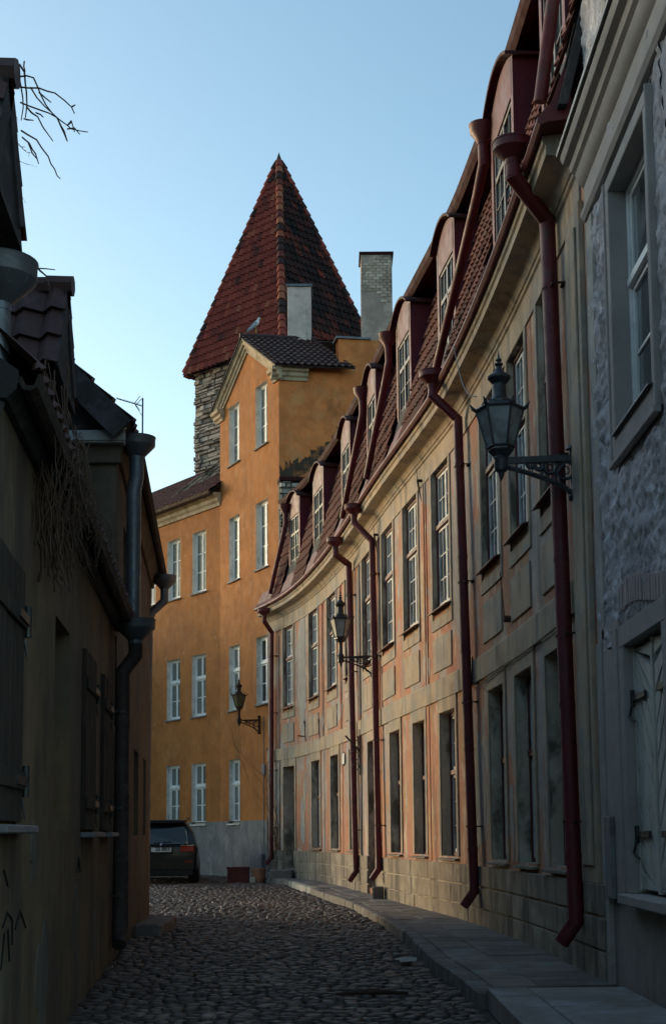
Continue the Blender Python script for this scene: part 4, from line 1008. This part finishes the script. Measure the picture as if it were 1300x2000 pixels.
# pavement slabs and kerb
def wallx(y):
    W=T.W; return float(np.interp(-y,-W[:,1],W[:,0]))
m=M(); random.seed(5); y=11.55
def pz(y): return gz(y)+.135
rowsx=[.0,.36,1.0]
while y<38.2:
    L_=random.uniform(.45,.7) if y<30 else .9
    xa,xb=kerbx(y)+.17,kerbx(y+L_)+.17; wa,wb=wallx(y)+.02,wallx(min(y+L_,39))+.02
    for q in range(len(rowsx)-1):
        f0,f1=rowsx[q],rowsx[q+1]; g=.006; dz=random.uniform(-.006,.006); tl=random.uniform(-.004,.004)
        sk=.0 if q==0 else 0
        A=[(xa+(wa-xa)*f0+g,y+g),(xa+(wa-xa)*f1-g,y+g+sk),(xb+(wb-xb)*f1-g,y+L_-g),(xb+(wb-xb)*f0+g,y+L_-g)]
        P8=[(a,b,pz(b)+dz+tl*(1 if i in(1,2) else -1)) for i,(a,b) in enumerate(A)]+[(a,b,pz(b)-.15) for a,b in A]
        m.add(P8,[(0,1,2,3),(0,1,5,4),(1,2,6,5),(2,3,7,6),(3,0,4,7)],0,random.random())
    y+=L_
o=m.build('pavement',slabm,bevel=.006); tag(o,'narrow pavement of worn grey stone slabs along the terrace','pavement',kind='structure')
m=M()
vs,fs=[],[]
ys=np.linspace(11.3,38.9,60)
for k,y in enumerate(ys): vs+=[(kerbx(y)+.05,y,pz(y)-.016),(wallx(min(y,39))+.1,y,pz(y)-.016)]
for k in range(59): fs.append((2*k,2*k+1,2*k+3,2*k+2))
m.add(vs,fs); o=m.build('pavement_bed',dirt,recalc=False); tag(o,'dark joints under the pavement slabs','pavement',kind='structure')
m=M(); y=11.2
while y<38.7:
    L_=random.uniform(.7,1.2); y2=min(y+L_,38.8)
    dz=random.uniform(-.008,.008); dx=random.uniform(-.01,.01); g=.005
    lo_=[(kerbx(y)+dx,y+g),(kerbx(y)+.165+dx,y+g),(kerbx(y2)+.165+dx,y2-g),(kerbx(y2)+dx,y2-g)]
    P8=[(a,b,pz(b)+.004+dz) for a,b in lo_]+[(a-(.02 if i in (0,3) else 0),b,gz(b)-.1) for i,(a,b) in enumerate(lo_)]
    m.add(P8,[(0,1,2,3),(0,1,5,4),(1,2,6,5),(2,3,7,6),(3,0,4,7)],1 if 30.<y<33.6 else 0); y=y2
o=m.build('kerb',[kerbm,kerbpale],bevel=.018); tag(o,'curving kerb of rounded granite stones, whitish at the bend','kerb',kind='structure')
# concrete landing at near right
la=empty('landing',(1.7,9,.33),'pale concrete landing step before the grey house at the right','step')
m=M(); 
ye_=11.25; ys=[4.6,5.6,6.6,7.55,8.5,9.25,9.95,10.6,11.2]
for k in range(len(ys)-1):
    for (a,b) in ((1.2,1.52),(1.53,2.29)):
        m.box(W0,a,b,ys[k]+.004,ys[k+1]-.004,.2,.372+random.uniform(-.003,.003),tone=random.random())
m.build('slab',landm,la,bevel=.006)
m=M(); m.box(W0,1.21,2.28,4.6,11.19,.1,.35); m.build('base',kerbm,la)

# ================================================================== STREET LAMPS
def lamp(fr,s,h,reach,neck,glassm,label,sc=1.,mt=ironblue,heavy=1.):
    """wall bracket lamp. origin on the wall; local -y is outward"""
    root=empty('street_lamp',fr.p(s,0,h),label,'street lamp','wall lanterns along the street')
    root.rotation_euler=(0,0,fr.rot(s))
    R_=reach
    b=M()
    # wall plate
    b.lathe((0,-.035,-.30),[(.02,0),(.05,.02),(.055,.05),(.035,.09),(.03,.3),(.04,.52),(.06,.50),(.05,.53),(.02,.55)],10,0,.8*heavy,.9*heavy)
    def arch(y): # lower chord
        t_=(y-.05)/(R_-.1); return -.26+.24*min(1,t_*1.15)**.55 if t_>0 else -.3
    # top bar
    b.beam((0,-.02,.12),(0,-R_,.09),[(-.016*heavy,-.02*heavy),(.016*heavy,-.02*heavy),(.016*heavy,.02*heavy),(-.016*heavy,.02*heavy)])
    lowr=[(0,-.06-(R_-.12)*k/12,-.24+.27*(k/12)**.6) for k in range(13)]
    b.tube(lowr,.016*heavy,6)
    # tracery rings
    for y_,r_ in ((.13,.085),(.27,.058),(.37,.042),(.45,.03)):
        zc=.10-r_-.012
        b.tube([(0,-y_+r_*math.cos(k*math.pi/6),zc+r_*math.sin(k*math.pi/6)) for k in range(13)],.011*heavy,5)
        b.tube([(0,-y_+r_*.5*math.cos(k*math.pi/4),zc+r_*.5*math.sin(k*math.pi/4)) for k in range(9)],.007,4)
    for y_ in (.2,.32,.41): b.tube([(0,-y_,.1),(0,-y_-.03,-.26+.30*((y_+.0)/R_)**.6)],.009,5)
    b.tube([(0,-.05,-.22),(0,-.16,-.16),(0,-.2,-.02),(0,-.12,.08)],.014,6)
    local(b,'bracket',mt,root,smooth=True,angle=40)
    # stem
    p=M(); p.lathe((0,-R_,.0),[(.005,-.10),(.025,-.05),(.03,-.02),(.06,.0),(.065,.03),(.06,.10),(.07,.12),(.055,.15),(.04,.17),(.036,.17+neck),(.05,.19+neck),(.06,.22+neck)],14)
    local(p,'stem',mt,root,smooth=True,angle=40)
    z0=.22+neck; hl=.40*sc; r0=.135*sc; r1=.245*sc; n=6
    A=lambda k,r,z: Vector((r*math.cos(k*math.pi/3+.35),-R_+r*math.sin(k*math.pi/3+.35),z))
    f=M()
    for k in range(n):
        f.tube([A(k,r0,z0),A(k,r1,z0+hl)],.011,6)
        f.tube([A(k,r0,z0),A(k+1,r0,z0)],.014,6); f.tube([A(k,r1,z0+hl),A(k+1,r1,z0+hl)],.016,6)
        f.tube([A(k,r1,z0+hl),A(k,r1+.03,z0+hl+.02),A(k,r1+.055,z0+hl+.065)],[.02,.018,.004],6)
    f.add([A(k,r0,z0-.03) for k in range(6)]+[A(k,r0*.5,z0-.10) for k in range(6)],[(k,(k+1)%6,6+(k+1)%6,6+k) for k in range(6)]+[(11,10,9,8,7,6)])
    f.add([A(k,r0,z0-.03) for k in range(6)]+[A(k,r0,z0) for k in range(6)],[(k,(k+1)%6,6+(k+1)%6,6+k) for k in range(6)])
    local(f,'lantern_frame',mt,root)
    g=M(); g.add([A(k,r0-.004,z0) for k in range(6)]+[A(k,r1-.004,z0+hl) for k in range(6)],[(k,(k+1)%6,6+(k+1)%6,6+k) for k in range(6)]+[(0,1,2,3,4,5)])
    local(g,'glass',glassm,root)
    c=M(); 
    c.add([A(k,r1+.012,z0+hl) for k in range(6)]+[A(k,r1*.50,z0+hl+.075*sc) for k in range(6)],[(k,(k+1)%6,6+(k+1)%6,6+k) for k in range(6)]+[(0,1,2,3,4,5),(6,7,8,9,10,11)])
    zz=z0+hl+.06*sc
    c.lathe((0,-R_,zz),[(a*sc,b_*sc) for a,b_ in [(.13,0),(.13,.03),(.10,.045),(.085,.06),(.075,.09),(.073,.21),(.09,.235),(.122,.27),(.124,.29),(.105,.305),(.06,.34),(.035,.38),(.028,.405),(.045,.42),(.046,.43),(.02,.44),(.02,.455),(.034,.468),(.03,.48),(.014,.49),(.012,.50),(.002,.575)]],14)
    local(c,'lantern_roof',mt,root,smooth=True,angle=30)
    return root
lamp(T,27.08,4.93,.72,.0,frost,'largest black wall lantern, on the near end of the terrace by the grey house',sc=.9,heavy=1.5)
lamp(T,12.45,4.95,.66,.27,frost,'wall lantern with frosted panes on the far terrace in front of a red drainpipe',sc=.9,mt=iron)
lamp(B,3.2,4.80,.66,.27,frosty,'small wall lantern with dark amber panes on the orange house',sc=.82,mt=rust)
oc=empty('overhead_wire',T.p(22,.4,8.0),'thin slack wire from the red gutter down to the nearest lantern','wire')
m=M(); P0_=T.p(21.9,.42,8.0); P1_=T.p(27.2,.95,5.6); m.tube([P0_.lerp(P1_,k/12)+Vector((0,0,-.22*math.sin(math.pi*k/12))) for k in range(13)],.006,4); m.build('strand',iron,oc)

# ================================================================== CAR
car=empty('parked_car',(-4.54,36.7,.29),'dark estate sport utility car parked at the left corner, seen from behind','car')
cz=.29; cx0=-4.56; cy0=36.7
def cp(x,y,z): return Vector((cx0+x,cy0+y,cz+z))
# loft along y: (y, half width low, half width belt, z_bottom, z_belt)
m=M()
secs=[(-.02,.84,.88,.42,.98),(.06,.93,.95,.36,1.04),(.30,.965,.955,.33,1.08),(1.2,.975,.955,.30,1.09),(2.6,.975,.95,.30,1.06),(3.6,.965,.92,.30,1.02),(4.3,.93,.85,.32,.95),(4.7,.80,.72,.36,.84),(4.84,.6,.55,.42,.74)]
def ring(y,wl,wb,zb,zt):
    pts=[(0,zb),(wl*.8,zb),(wl*.97,zb+.06),(wl*1.0,zb+.22),(wl*1.0,(zb+zt)/2),(wb*1.0,zt-.10),(wb*.965,zt-.02),(wb*.9,zt),(0,zt+.015)]
    return [cp(x,y,z) for x,z in pts]+[cp(-x,y,z) for x,z in reversed(pts[1:-1])]
rs=[ring(*q) for q in secs]; n=len(rs[0]); vs=[p for r in rs for p in r]; fs=[]
for i in range(len(rs)-1):
    for j in range(n): fs.append((i*n+j,i*n+(j+1)%n,(i+1)*n+(j+1)%n,(i+1)*n+j))
fs+=[tuple(range(n)),tuple((len(rs)-1)*n+j for j in reversed(range(n)))]
m.add(vs,fs)
# greenhouse
gs=[(1.0,[(.08,.90),(.5,.92),(3.0,.90),(3.75,.86)]),(1.30,[(.14,.83),(.5,.86),(2.9,.84),(3.2,.80)]),(1.56,[(.33,.68),(.6,.72),(2.3,.72),(2.6,.68)]),(1.69,[(.46,.54),(.7,.60),(2.1,.60),(2.3,.54)]),(1.72,[(.6,.4),(.8,.45),(2.0,.45),(2.1,.4)])]
lv=[]
for z,q in gs: lv.append([cp(w,y,z) for y,w in q]+[cp(-w,y,z) for y,w in reversed(q)])
vs=[p for r in lv for p in r]; fs=[]
for i in range(len(lv)-1):
    for j in range(8): fs.append((i*8+j,i*8+(j+1)%8,(i+1)*8+(j+1)%8,(i+1)*8+j))
fs.append(tuple(4*8+j for j in range(8))); m.add(vs,fs)
# bumper
m.box(W0,cx0-.86,cx0+.86,cy0-.10,cy0+.1,cz+.42,cz+.72)
body=m.build('body',carm,car,smooth=True,angle=60,bevel=.05); body.modifiers['bevel'].segments=3; body.modifiers['bevel'].angle_limit=rad(25)
m=M(); m.add([cp(x,y,z) for x,y,z in [(-.70,.105,1.07),(.70,.105,1.07),(.66,.19,1.40),(.60,.27,1.53),(-.60,.27,1.53),(-.66,.19,1.40)]],[(0,1,2,3,4,5)]); 
m.v=[(a,b-.045,c) for a,b,c in m.v]; m.build('rear_window',panedark,car,recalc=True)
m=M(); m.box(W0,cx0-.66,cx0+.66,cy0+.10,cy0+.42,cz+1.66,cz+1.70); m.build('spoiler',carm,car,bevel=.01)
for sx in (-1,1):
    m=M(); m.add([cp(sx*x,y,z) for x,y,z in [(.90,.40,1.08),(.90,2.9,1.06),(.80,2.5,1.48),(.80,.75,1.50)]],[(0,1,2,3)]); m.v=[(a+sx*.015,b,c) for a,b,c in m.v]; m.build('side_window',panedark,car)
    m=M(); m.tube([cp(sx*.66,.5,1.72),cp(sx*.70,.8,1.77),cp(sx*.70,2.2,1.77),cp(sx*.66,2.5,1.72)],.016,6); m.build('roof_rail',iron,car)
    m=M(); m.box(W0,cx0+sx*.50 if sx>0 else cx0-.86,cx0+.86 if sx>0 else cx0-.5,cy0-.055,cy0+.05,cz+.86,cz+1.03,1,0); tl_=m.build('tail_light',tailred,car,bevel=.02)
    m=M(); m.box(W0,cx0+sx*.50 if sx>0 else cx0-.86,cx0+.86 if sx>0 else cx0-.5,cy0-.062,cy0-.03,cz+1.03,cz+1.045); m.build('light_strip',chrome,tl_)
    m=M(); m.box(W0,cx0+min(sx*.62,sx*.82),cx0+max(sx*.62,sx*.82),cy0-.112,cy0-.09,cz+.60,cz+.63); m.build('reflector',tailred,car)
    m=M(); m.tube([cp(sx*.58,-.09,.37),cp(sx*.58,.2,.37)],.045,12); m.build('exhaust',chrome,car)
    for yy in (.95,3.85):
        w=M(); w.tube([cp(sx*.70,yy,.36),cp(sx*.97,yy,.36)],.37,28); wo=w.build('wheel',tyre,car,smooth=True,angle=40,bevel=.02)
        w=M(); w.tube([cp(sx*.90,yy,.36),cp(sx*.985,yy,.36)],.24,20); w.build('rim',greybox,wo,smooth=True,angle=40)
m=M(); m.box(W0,cx0-.84,cx0+.84,cy0-.10,cy0+.02,cz+.24,cz+.42); m.build('bumper_valance',black,car,bevel=.02)
m=M(); m.box(W0,cx0-.26,cx0+.27,cy0-.058,cy0-.03,cz+.865,cz+.985); pl=m.build('number_plate',platew,car,bevel=.004)
m=M(); m.box(W0,cx0-.30,cx0+.31,cy0-.048,cy0-.0,cz+.82,cz+1.03); m.build('plate_recess',black,car,bevel=.01)
def text(body_,parent,loc,size,mt,name,space=1.):
    cu=bpy.data.curves.new(name,'FONT'); cu.body=body_; cu.size=size; cu.extrude=.003; cu.align_x='RIGHT'; cu.align_y='BOTTOM'; cu.offset=.003; cu.space_character=space
    cu.materials.append(mt); o=bpy.data.objects.new(name,cu); COL.objects.link(o); o.parent=parent
    dg=bpy.context.evaluated_depsgraph_get(); me=bpy.data.meshes.new_from_object(o.evaluated_get(dg)); me.name=name
    bpy.data.objects.remove(o); o=bpy.data.objects.new(name,me); COL.objects.link(o); o.parent=parent
    o.location=Vector(loc)-gl(parent); o.rotation_euler=(math.pi/2,0,0); return o
text('25 BRY',pl,(cx0+.245,cy0-.062,cz+.878),.135,black,'plate_text',.95)
text('X5',car,(cx0+.70,cy0-.03,cz+1.055),.085,chrome,'badge_text',1.1)
m=M(); c=cp(0,.0,1.075)
def disc(m,c,r,y,n=20,a0=0,a1=2*math.pi,mi=0):
    vs=[(c.x,y,c.z)]+[(c.x+r*math.cos(a0+(a1-a0)*k/n),y,c.z+r*math.sin(a0+(a1-a0)*k/n)) for k in range(n+1)]
    m.add(vs,[(0,k+1,k+2) for k in range(n)],mi)
disc(m,c,.052,cy0-.075,mi=0); m.tube([(c.x,cy0-.07,c.z),(c.x,cy0+.1,c.z)],.056,20,mi=0)
disc(m,c,.038,cy0-.078,8,0,math.pi/2,2); disc(m,c,.038,cy0-.078,8,math.pi/2,math.pi,1); disc(m,c,.038,cy0-.078,8,math.pi,1.5*math.pi,2); disc(m,c,.038,cy0-.078,8,1.5*math.pi,2*math.pi,1)
m.build('badge',[black,bluep,platew],car,recalc=False)
m=M(); m.tube([cp(-.2,.06,1.10),cp(.28,.07,1.13)],.012,6); m.build('wiper',black,car)
car.rotation_euler=(0,0,rad(5))

# unseen house added left of frame to shade the orange house's foot
ch=empty('added_shade_house',(-12.6,48.5,.3),'plain ochre house block added out of frame to shade the orange house','house')
a,b,c,d,h=-15.2,-10.2,45.8,51.2,7.6
m=M(); m.box(W0,a,b,c,d,0,h); m.add([(a,c,h),(b,c,h),((a+b)/2,c,h+1.6),(a,d,h),(b,d,h),((a+b)/2,d,h+1.6)],[(0,1,2),(3,4,5)]); m.build('wall',leftwall2,ch)
m=M()
for q in (a-.3,b+.3): m.add([(q,c-.3,h-.1),((a+b)/2,c-.3,h+1.75),((a+b)/2,d+.3,h+1.75),(q,d+.3,h-.1)],[(0,1,2,3)])
m.build('roof',tiledark,ch)
# ================================================================== SMALL THINGS
pt_=empty('planter_trough',(-2.42,37.3,.33),'dark red rectangular planter trough against the grey base of the orange house','planter')
m=M(); x0,x1=-2.86,-2.28; yv=37.2
m.add([(x0,yv,.31),(x1-.03,yv,.31),(x1-.03,yv+.35,.31),(x0,yv+.35,.31),(x0-.0,yv-.03,.73),(x1,yv-.03,.73),(x1,yv+.38,.73),(x0,yv+.38,.73)],[(0,1,2,3),(0,1,5,4),(1,2,6,5),(2,3,7,6),(3,0,4,7)])
m.add([(x0,yv,.71),(x1,yv,.71),(x1,yv+.36,.71),(x0,yv+.36,.71)],[(0,1,2,3)],1); m.box(W0,x0-.02,x1+.02,yv-.05,yv-.02,.69,.74)
m.build('trough',[planterm,dirt],pt_)
fp=empty('flower_pot',(-2.02,37.2,.33),'squat terracotta flower pot beside the red trough at the bend','flower pot')
m=M(); m.lathe((-2.03,37.3,.32),[(.13,0),(.17,.12),(.185,.30),(.20,.30),(.20,.37),(.175,.37),(.17,.33),(.01,.33)],24); m.build('pot',terracotta,fp,smooth=True,angle=40)
def stone(name,label,x0,x1,y0,y1,z0,z1,mt=kerbm,cat='step',parts=1):
    m=M(); m.box(W0,x0,x1,y0,y1,z0,z1); o=m.build(name,mt,loc=((x0+x1)/2,(y0+y1)/2,z0),bevel=.025); tag(o,label,cat); return o
stone('doorstep','grey stone doorstep block at the far terrace door beside the pot',-1.72,-1.12,36.75,37.35,.4,.66)
stone('doorstep','low dark stone step at the foot of the left house corner',-2.72,-2.36,19.0,20.9,.15,.40)
stone('boulder','small squared stone under the second drainpipe outlet',T.p(13.7,.2,0).x-.1,T.p(13.7,.2,0).x+.12,T.p(13.7,.2,0).y-.1,T.p(13.7,.2,0).y+.12,.3,.62,cat='stone')
stone('boulder','rough stone block lying between trough and flower pot',-2.26,-2.1,37.1,37.3,.3,.46,kerbpale,'stone')
# litter and iron strip
m=M(); random.seed(21)
c=Vector((.76,14.9,gz(15)+.03)); vs=[];n=9
for k in range(n): a=k*2*math.pi/n; r=random.uniform(.07,.15); vs.append(c+Vector((r*math.cos(a)*1.3,r*math.sin(a),random.uniform(.0,.05))))
vs.append(c+Vector((0,0,.035))); m.add(vs,[(k,(k+1)%n,n) for k in range(n)])
m.v+= [ (a,b,z-.006) for a,b,z in m.v[:]]; k0=n+1; m.f+=[(k0+k,k0+(k+1)%n,k0+n) for k in range(n)]+[(k,(k+1)%n,k0+(k+1)%n,k0+k) for k in range(n)]; m.m=[0]*len(m.f); m.tn=[.5]*len(m.f)
o=m.build('crumpled_paper',paper,loc=c); tag(o,'crumpled pale paper litter on the cobbles near the kerb','litter')
m=M(); m.tube([(.0,12.05,.235),(.3,12.07,.25),(.62,12.1,.235)],[.012,.028,.012],6); o=m.build('iron_bar',rust,loc=(.3,12.1,.22)); tag(o,'dark bent iron bar lying across the cobbles in the foreground','iron bar')
# gull
gu=empty('seagull',(-2.2,40.3,17.1),'white and grey seagull standing on the ridge of the orange gable','seagull')
gx_,gy_,gz_=-2.25,40.45,16.74
m=M()
ax=[(-.20,.05,.008,.006),(-.15,.09,.03,.014),(-.09,.14,.055,.045),(-.03,.20,.075,.07),(.03,.26,.074,.072),(.07,.31,.055,.055),(.085,.355,.036,.036),(.095,.39,.037,.036),(.115,.41,.036,.034),(.14,.41,.027,.025),(.155,.405,.01,.01)]
def R2(i):
    a=ax[max(0,i-1)];b=ax[min(len(ax)-1,i+1)]; d=Vector((b[0]-a[0],b[1]-a[1])).normalized(); return Vector((-d.y,d.x))
vs=[];fs=[];n=12
for i,(x,z,ry,rz) in enumerate(ax):
    q=R2(i)
    for k in range(n):
        a=2*math.pi*k/n; vs.append((gx_+x+q.x*rz*math.sin(a),gy_+ry*math.cos(a),gz_+z+q.y*rz*math.sin(a)))
for i in range(len(ax)-1):
    for k in range(n): fs.append((i*n+k,i*n+(k+1)%n,(i+1)*n+(k+1)%n,(i+1)*n+k))
fs+=[tuple(range(n)),tuple((len(ax)-1)*n+k for k in reversed(range(n)))]
m.add(vs,fs); m.build('body',gullw,gu,smooth=True)
for sy in (-1,1):
    m=M(); pts=[(.03,.30),(.05,.24),(.01,.16),(-.10,.07),(-.27,-.02),(-.22,.07),(-.13,.17),(-.04,.27)]
    a=[(gx_+x,gy_+sy*(.080 if -.12<x<.06 else .04),gz_+z) for x,z in pts]; b=[(p[0],p[1]-sy*.02,p[2]) for p in a]; k=len(a)
    m.add(a+b,[tuple(range(k)),tuple(k+i for i in reversed(range(k)))]+[(i,(i+1)%k,k+(i+1)%k,k+i) for i in range(k)]); m.build('wing',gullg,gu,smooth=True,angle=40)
    m=M(); m.tube([(gx_+.01,gy_+sy*.035,gz_+.16),(gx_+.02,gy_+sy*.035,gz_+.08),(gx_+.01,gy_+sy*.035,gz_-.02)],[.014,.008,.007],6); m.tube([(gx_-.01,gy_+sy*.035,gz_-.02),(gx_+.06,gy_+sy*.035,gz_-.025)],[.012,.008],5); m.build('leg',gully,gu)
    m=M(); m.tube([(gx_+.118,gy_+sy*.030,gz_+.418),(gx_+.118,gy_+sy*.037,gz_+.418)],.006,6); m.build('eye',black,gu)
m=M(); m.tube([(gx_+.148,gy_,gz_+.405),(gx_+.19,gy_,gz_+.398),(gx_+.207,gy_,gz_+.383)],[.014,.011,.003],6); m.build('beak',gully,gu)

# ---- climbing vines (leafless)
def vine(name,label,seedpts,r0,n_sub,loc,droop,spread,length,seed,cat='climbing plant',step=.07,wave=.5,extra=None):
    random.seed(seed); m=M()
    def grow(p,d,L,r,depth):
        pts=[p.copy()]; q=p.copy(); d=d.normalized(); k=0; nst=max(3,int(L/step))
        for i in range(nst):
            d=(d+Vector((random.gauss(0,.16*wave),random.gauss(0,.16*wave),random.gauss(0,.12*wave)))+Vector((0,0,-droop))).normalized()
            q=q+d*step; pts.append(q.copy())
            if depth<2 and random.random()<n_sub*(.5 if depth else 1):
                nd=(d+Vector((random.gauss(0,.7)*spread,random.gauss(0,.7)*spread,random.gauss(0,.35)))).normalized()
                grow(q,nd,L*random.uniform(.25,.55),r*.6,depth+1)
            elif random.random()<.3: 
                nd=Vector((random.gauss(0,1),random.gauss(0,1),random.gauss(0,.6))).normalized(); m.tube([q,q+nd*.03],[r*.9,r*.4],4)
        rr=[r*(1-.75*i/len(pts)) for i in range(len(pts))]; m.tube(pts,rr,4,cap=False)
    for p,d in seedpts: grow(Vector(p),Vector(d),length*random.uniform(.6,1.15),r0*random.uniform(.6,1.2),0)
    if extra: extra(m)
    o=m.build(name,twig,loc=loc,recalc=False); tag(o,label,cat); return o
random.seed(31)
def pix(x,y,Y):
    d=RV*((x-CX)/F)-UV*((y-CY)/F)+FW; return CAM+d*(Y/d.y)
def jut(m):
    # main shoots as they stand against the sky, at the dormer's own distance
    for k,(Y,r,pl_) in enumerate([(9.3,.0052,[(38,125),(48,140),(50,165),(52,180),(53,205),(50,230)]),(9.25,.0045,[(36,150),(52,148),(66,152),(72,165),(80,185),(90,205),(103,222),(118,235),(132,245),(140,252),(158,256),(172,258)]),
        (9.15,.0045,[(38,170),(56,172),(76,172),(92,178),(108,182),(126,196),(140,209),(146,222)]),(9.2,.0042,[(140,209),(147,205)]),(9.35,.0042,[(40,200),(54,206),(76,214),(96,221),(112,230),(118,245),(126,262),(131,275)]),
        (9.3,.004,[(112,230),(120,246),(126,256),(132,276)]),(9.2,.0042,[(52,208),(62,220),(74,228),(84,248),(94,262),(104,276)]),(9.4,.004,[(70,220),(80,224),(85,229)]),(9.25,.0045,[(42,255),(56,264),(72,273),(82,289),(95,306),(100,320),(107,330),(112,343),(118,349)]),
        (9.3,.004,[(44,268),(58,280),(64,292),(70,300),(76,320)]),(9.25,.0035,[(56,280),(64,300),(74,312)]),(9.4,.0042,[(60,170),(72,190),(88,208),(104,222)]),(9.35,.004,[(40,160),(45,190),(46,210),(42,235)]),(9.2,.0038,[(132,245),(140,237),(144,250),(146,258)]),(9.3,.0038,[(132,252),(146,250),(156,262)]),
        (9.3,.004,[(48,120),(47,130),(50,140)]),(9.3,.0035,[(47,232),(54,234),(66,235)]),(9.2,.004,[(76,180),(90,192),(100,200)]),(8.2,.004,[(70,518),(78,528),(92,540),(97,560),(100,590)]),(8.2,.003,[(74,524),(90,525),(108,527)])]):
        m.tube([pix(a,b,Y+.03*math.sin(q*1.7+k)) for q,(a,b) in enumerate(pl_)],[1.5*r*(1-.5*q/len(pl_)) for q in range(len(pl_))],5)
vine('bare_vine','bare vine twigs jutting into the sky from the top left dormer',[((-2.26,9.25+.04*k,6.75-.10*k),(.5,.1,-.6)) for k in range(6)],.0038,.25,(-2.05,9.2,6.3),.1,.9,.22,4,step=.03,wave=.9,extra=jut)
sp=[]
for k in range(34):
    yy=random.uniform(7.9,9.6); sp.append((LW.p(yy-10.4,random.uniform(.16,.28),random.uniform(3.95,4.4)),(random.uniform(-.05,.25),random.uniform(-.2,.2),random.uniform(-1,-.3))))
for k in range(12):
    yy=random.uniform(8.3,9.2); sp.append((LW.p(yy-10.4,random.uniform(.14,.24),3.9),(random.uniform(-.05,.05),random.uniform(-.05,.05),-1)))
for k in range(14): sp.append((LW.p(random.uniform(-2.2,-.6),random.uniform(.15,.25),4.0),(random.uniform(.1,.5),random.uniform(.3,1),random.uniform(-.9,-.2))))
def droopers(m):
    for k in range(64):
        Y=random.uniform(8.3,9.4); x0=random.uniform(60,112)+(Y-8.8)*40; y0=random.uniform(700,900); y1=random.uniform(980,1150)
        q=[(x0,y0)]
        while q[-1][1]<y1: q.append((q[-1][0]+random.gauss(.6,5),q[-1][1]+random.uniform(14,30)))
        m.tube([pix(a,b,Y) for a,b in q],random.choice([.004,.006,.008]),4)
vine('bare_vine','dense tangle of brown leafless vine hanging over the low left eave',sp,.005,.10,(-1.6,9.3,4),.16,.8,.62,8,step=.05,wave=1.1,extra=droopers)
sp=[(T.p(.78+random.uniform(-.2,.15),random.uniform(.03,.1),.6+random.uniform(0,1)),(random.uniform(-.2,.2),random.uniform(-.1,.1),1)) for k in range(16)]
vine('bare_vine','thin leafless creeper climbing beside the farthest red drainpipe',sp,.007,.12,T.p(.8,.1,.5),-.12,.5,2.6,15,step=.12,wave=1.0)

# ================================================================== LIGHT
EL=9.; AZ=rad(308)      # sun_rotation measured clockwise from +Y
sd=Vector((math.sin(AZ)*math.cos(rad(EL)),math.cos(AZ)*math.cos(rad(EL)),math.sin(rad(EL))))
w=bpy.data.worlds.new('World'); SC.world=w; w.use_nodes=True
nt=w.node_tree; bg=nt.nodes['Background']; sk=nt.nodes.new('ShaderNodeTexSky'); sk.sky_type='NISHITA'; sk.sun_disc=False
sk.sun_elevation=rad(EL); sk.sun_rotation=AZ; sk.dust_density=1.3; sk.ozone_density=1.9; sk.air_density=1.
mx=nt.nodes.new('ShaderNodeMix'); mx.data_type='RGBA'; mx.blend_type='MULTIPLY'; mx.inputs[0].default_value=1; mx.inputs[7].default_value=(1.03,1.09,1.0,1)
nt.links.new(sk.outputs[0],mx.inputs[6]); nt.links.new(mx.outputs[2],bg.inputs[0]); bg.inputs[1].default_value=.15
sl=bpy.data.lights.new('sun','SUN'); sl.energy=.5; sl.angle=rad(14); sl.color=(1,.85,.68)
so=bpy.data.objects.new('sun',sl); COL.objects.link(so); so.rotation_euler=sd.to_track_quat('Z','Y').to_euler()
SC.view_settings.view_transform='Standard'; SC.view_settings.look='None'; SC.view_settings.gamma=1; SC.view_settings.exposure=1.12
SC.cycles.max_bounces=6; SC.cycles.use_denoising=True
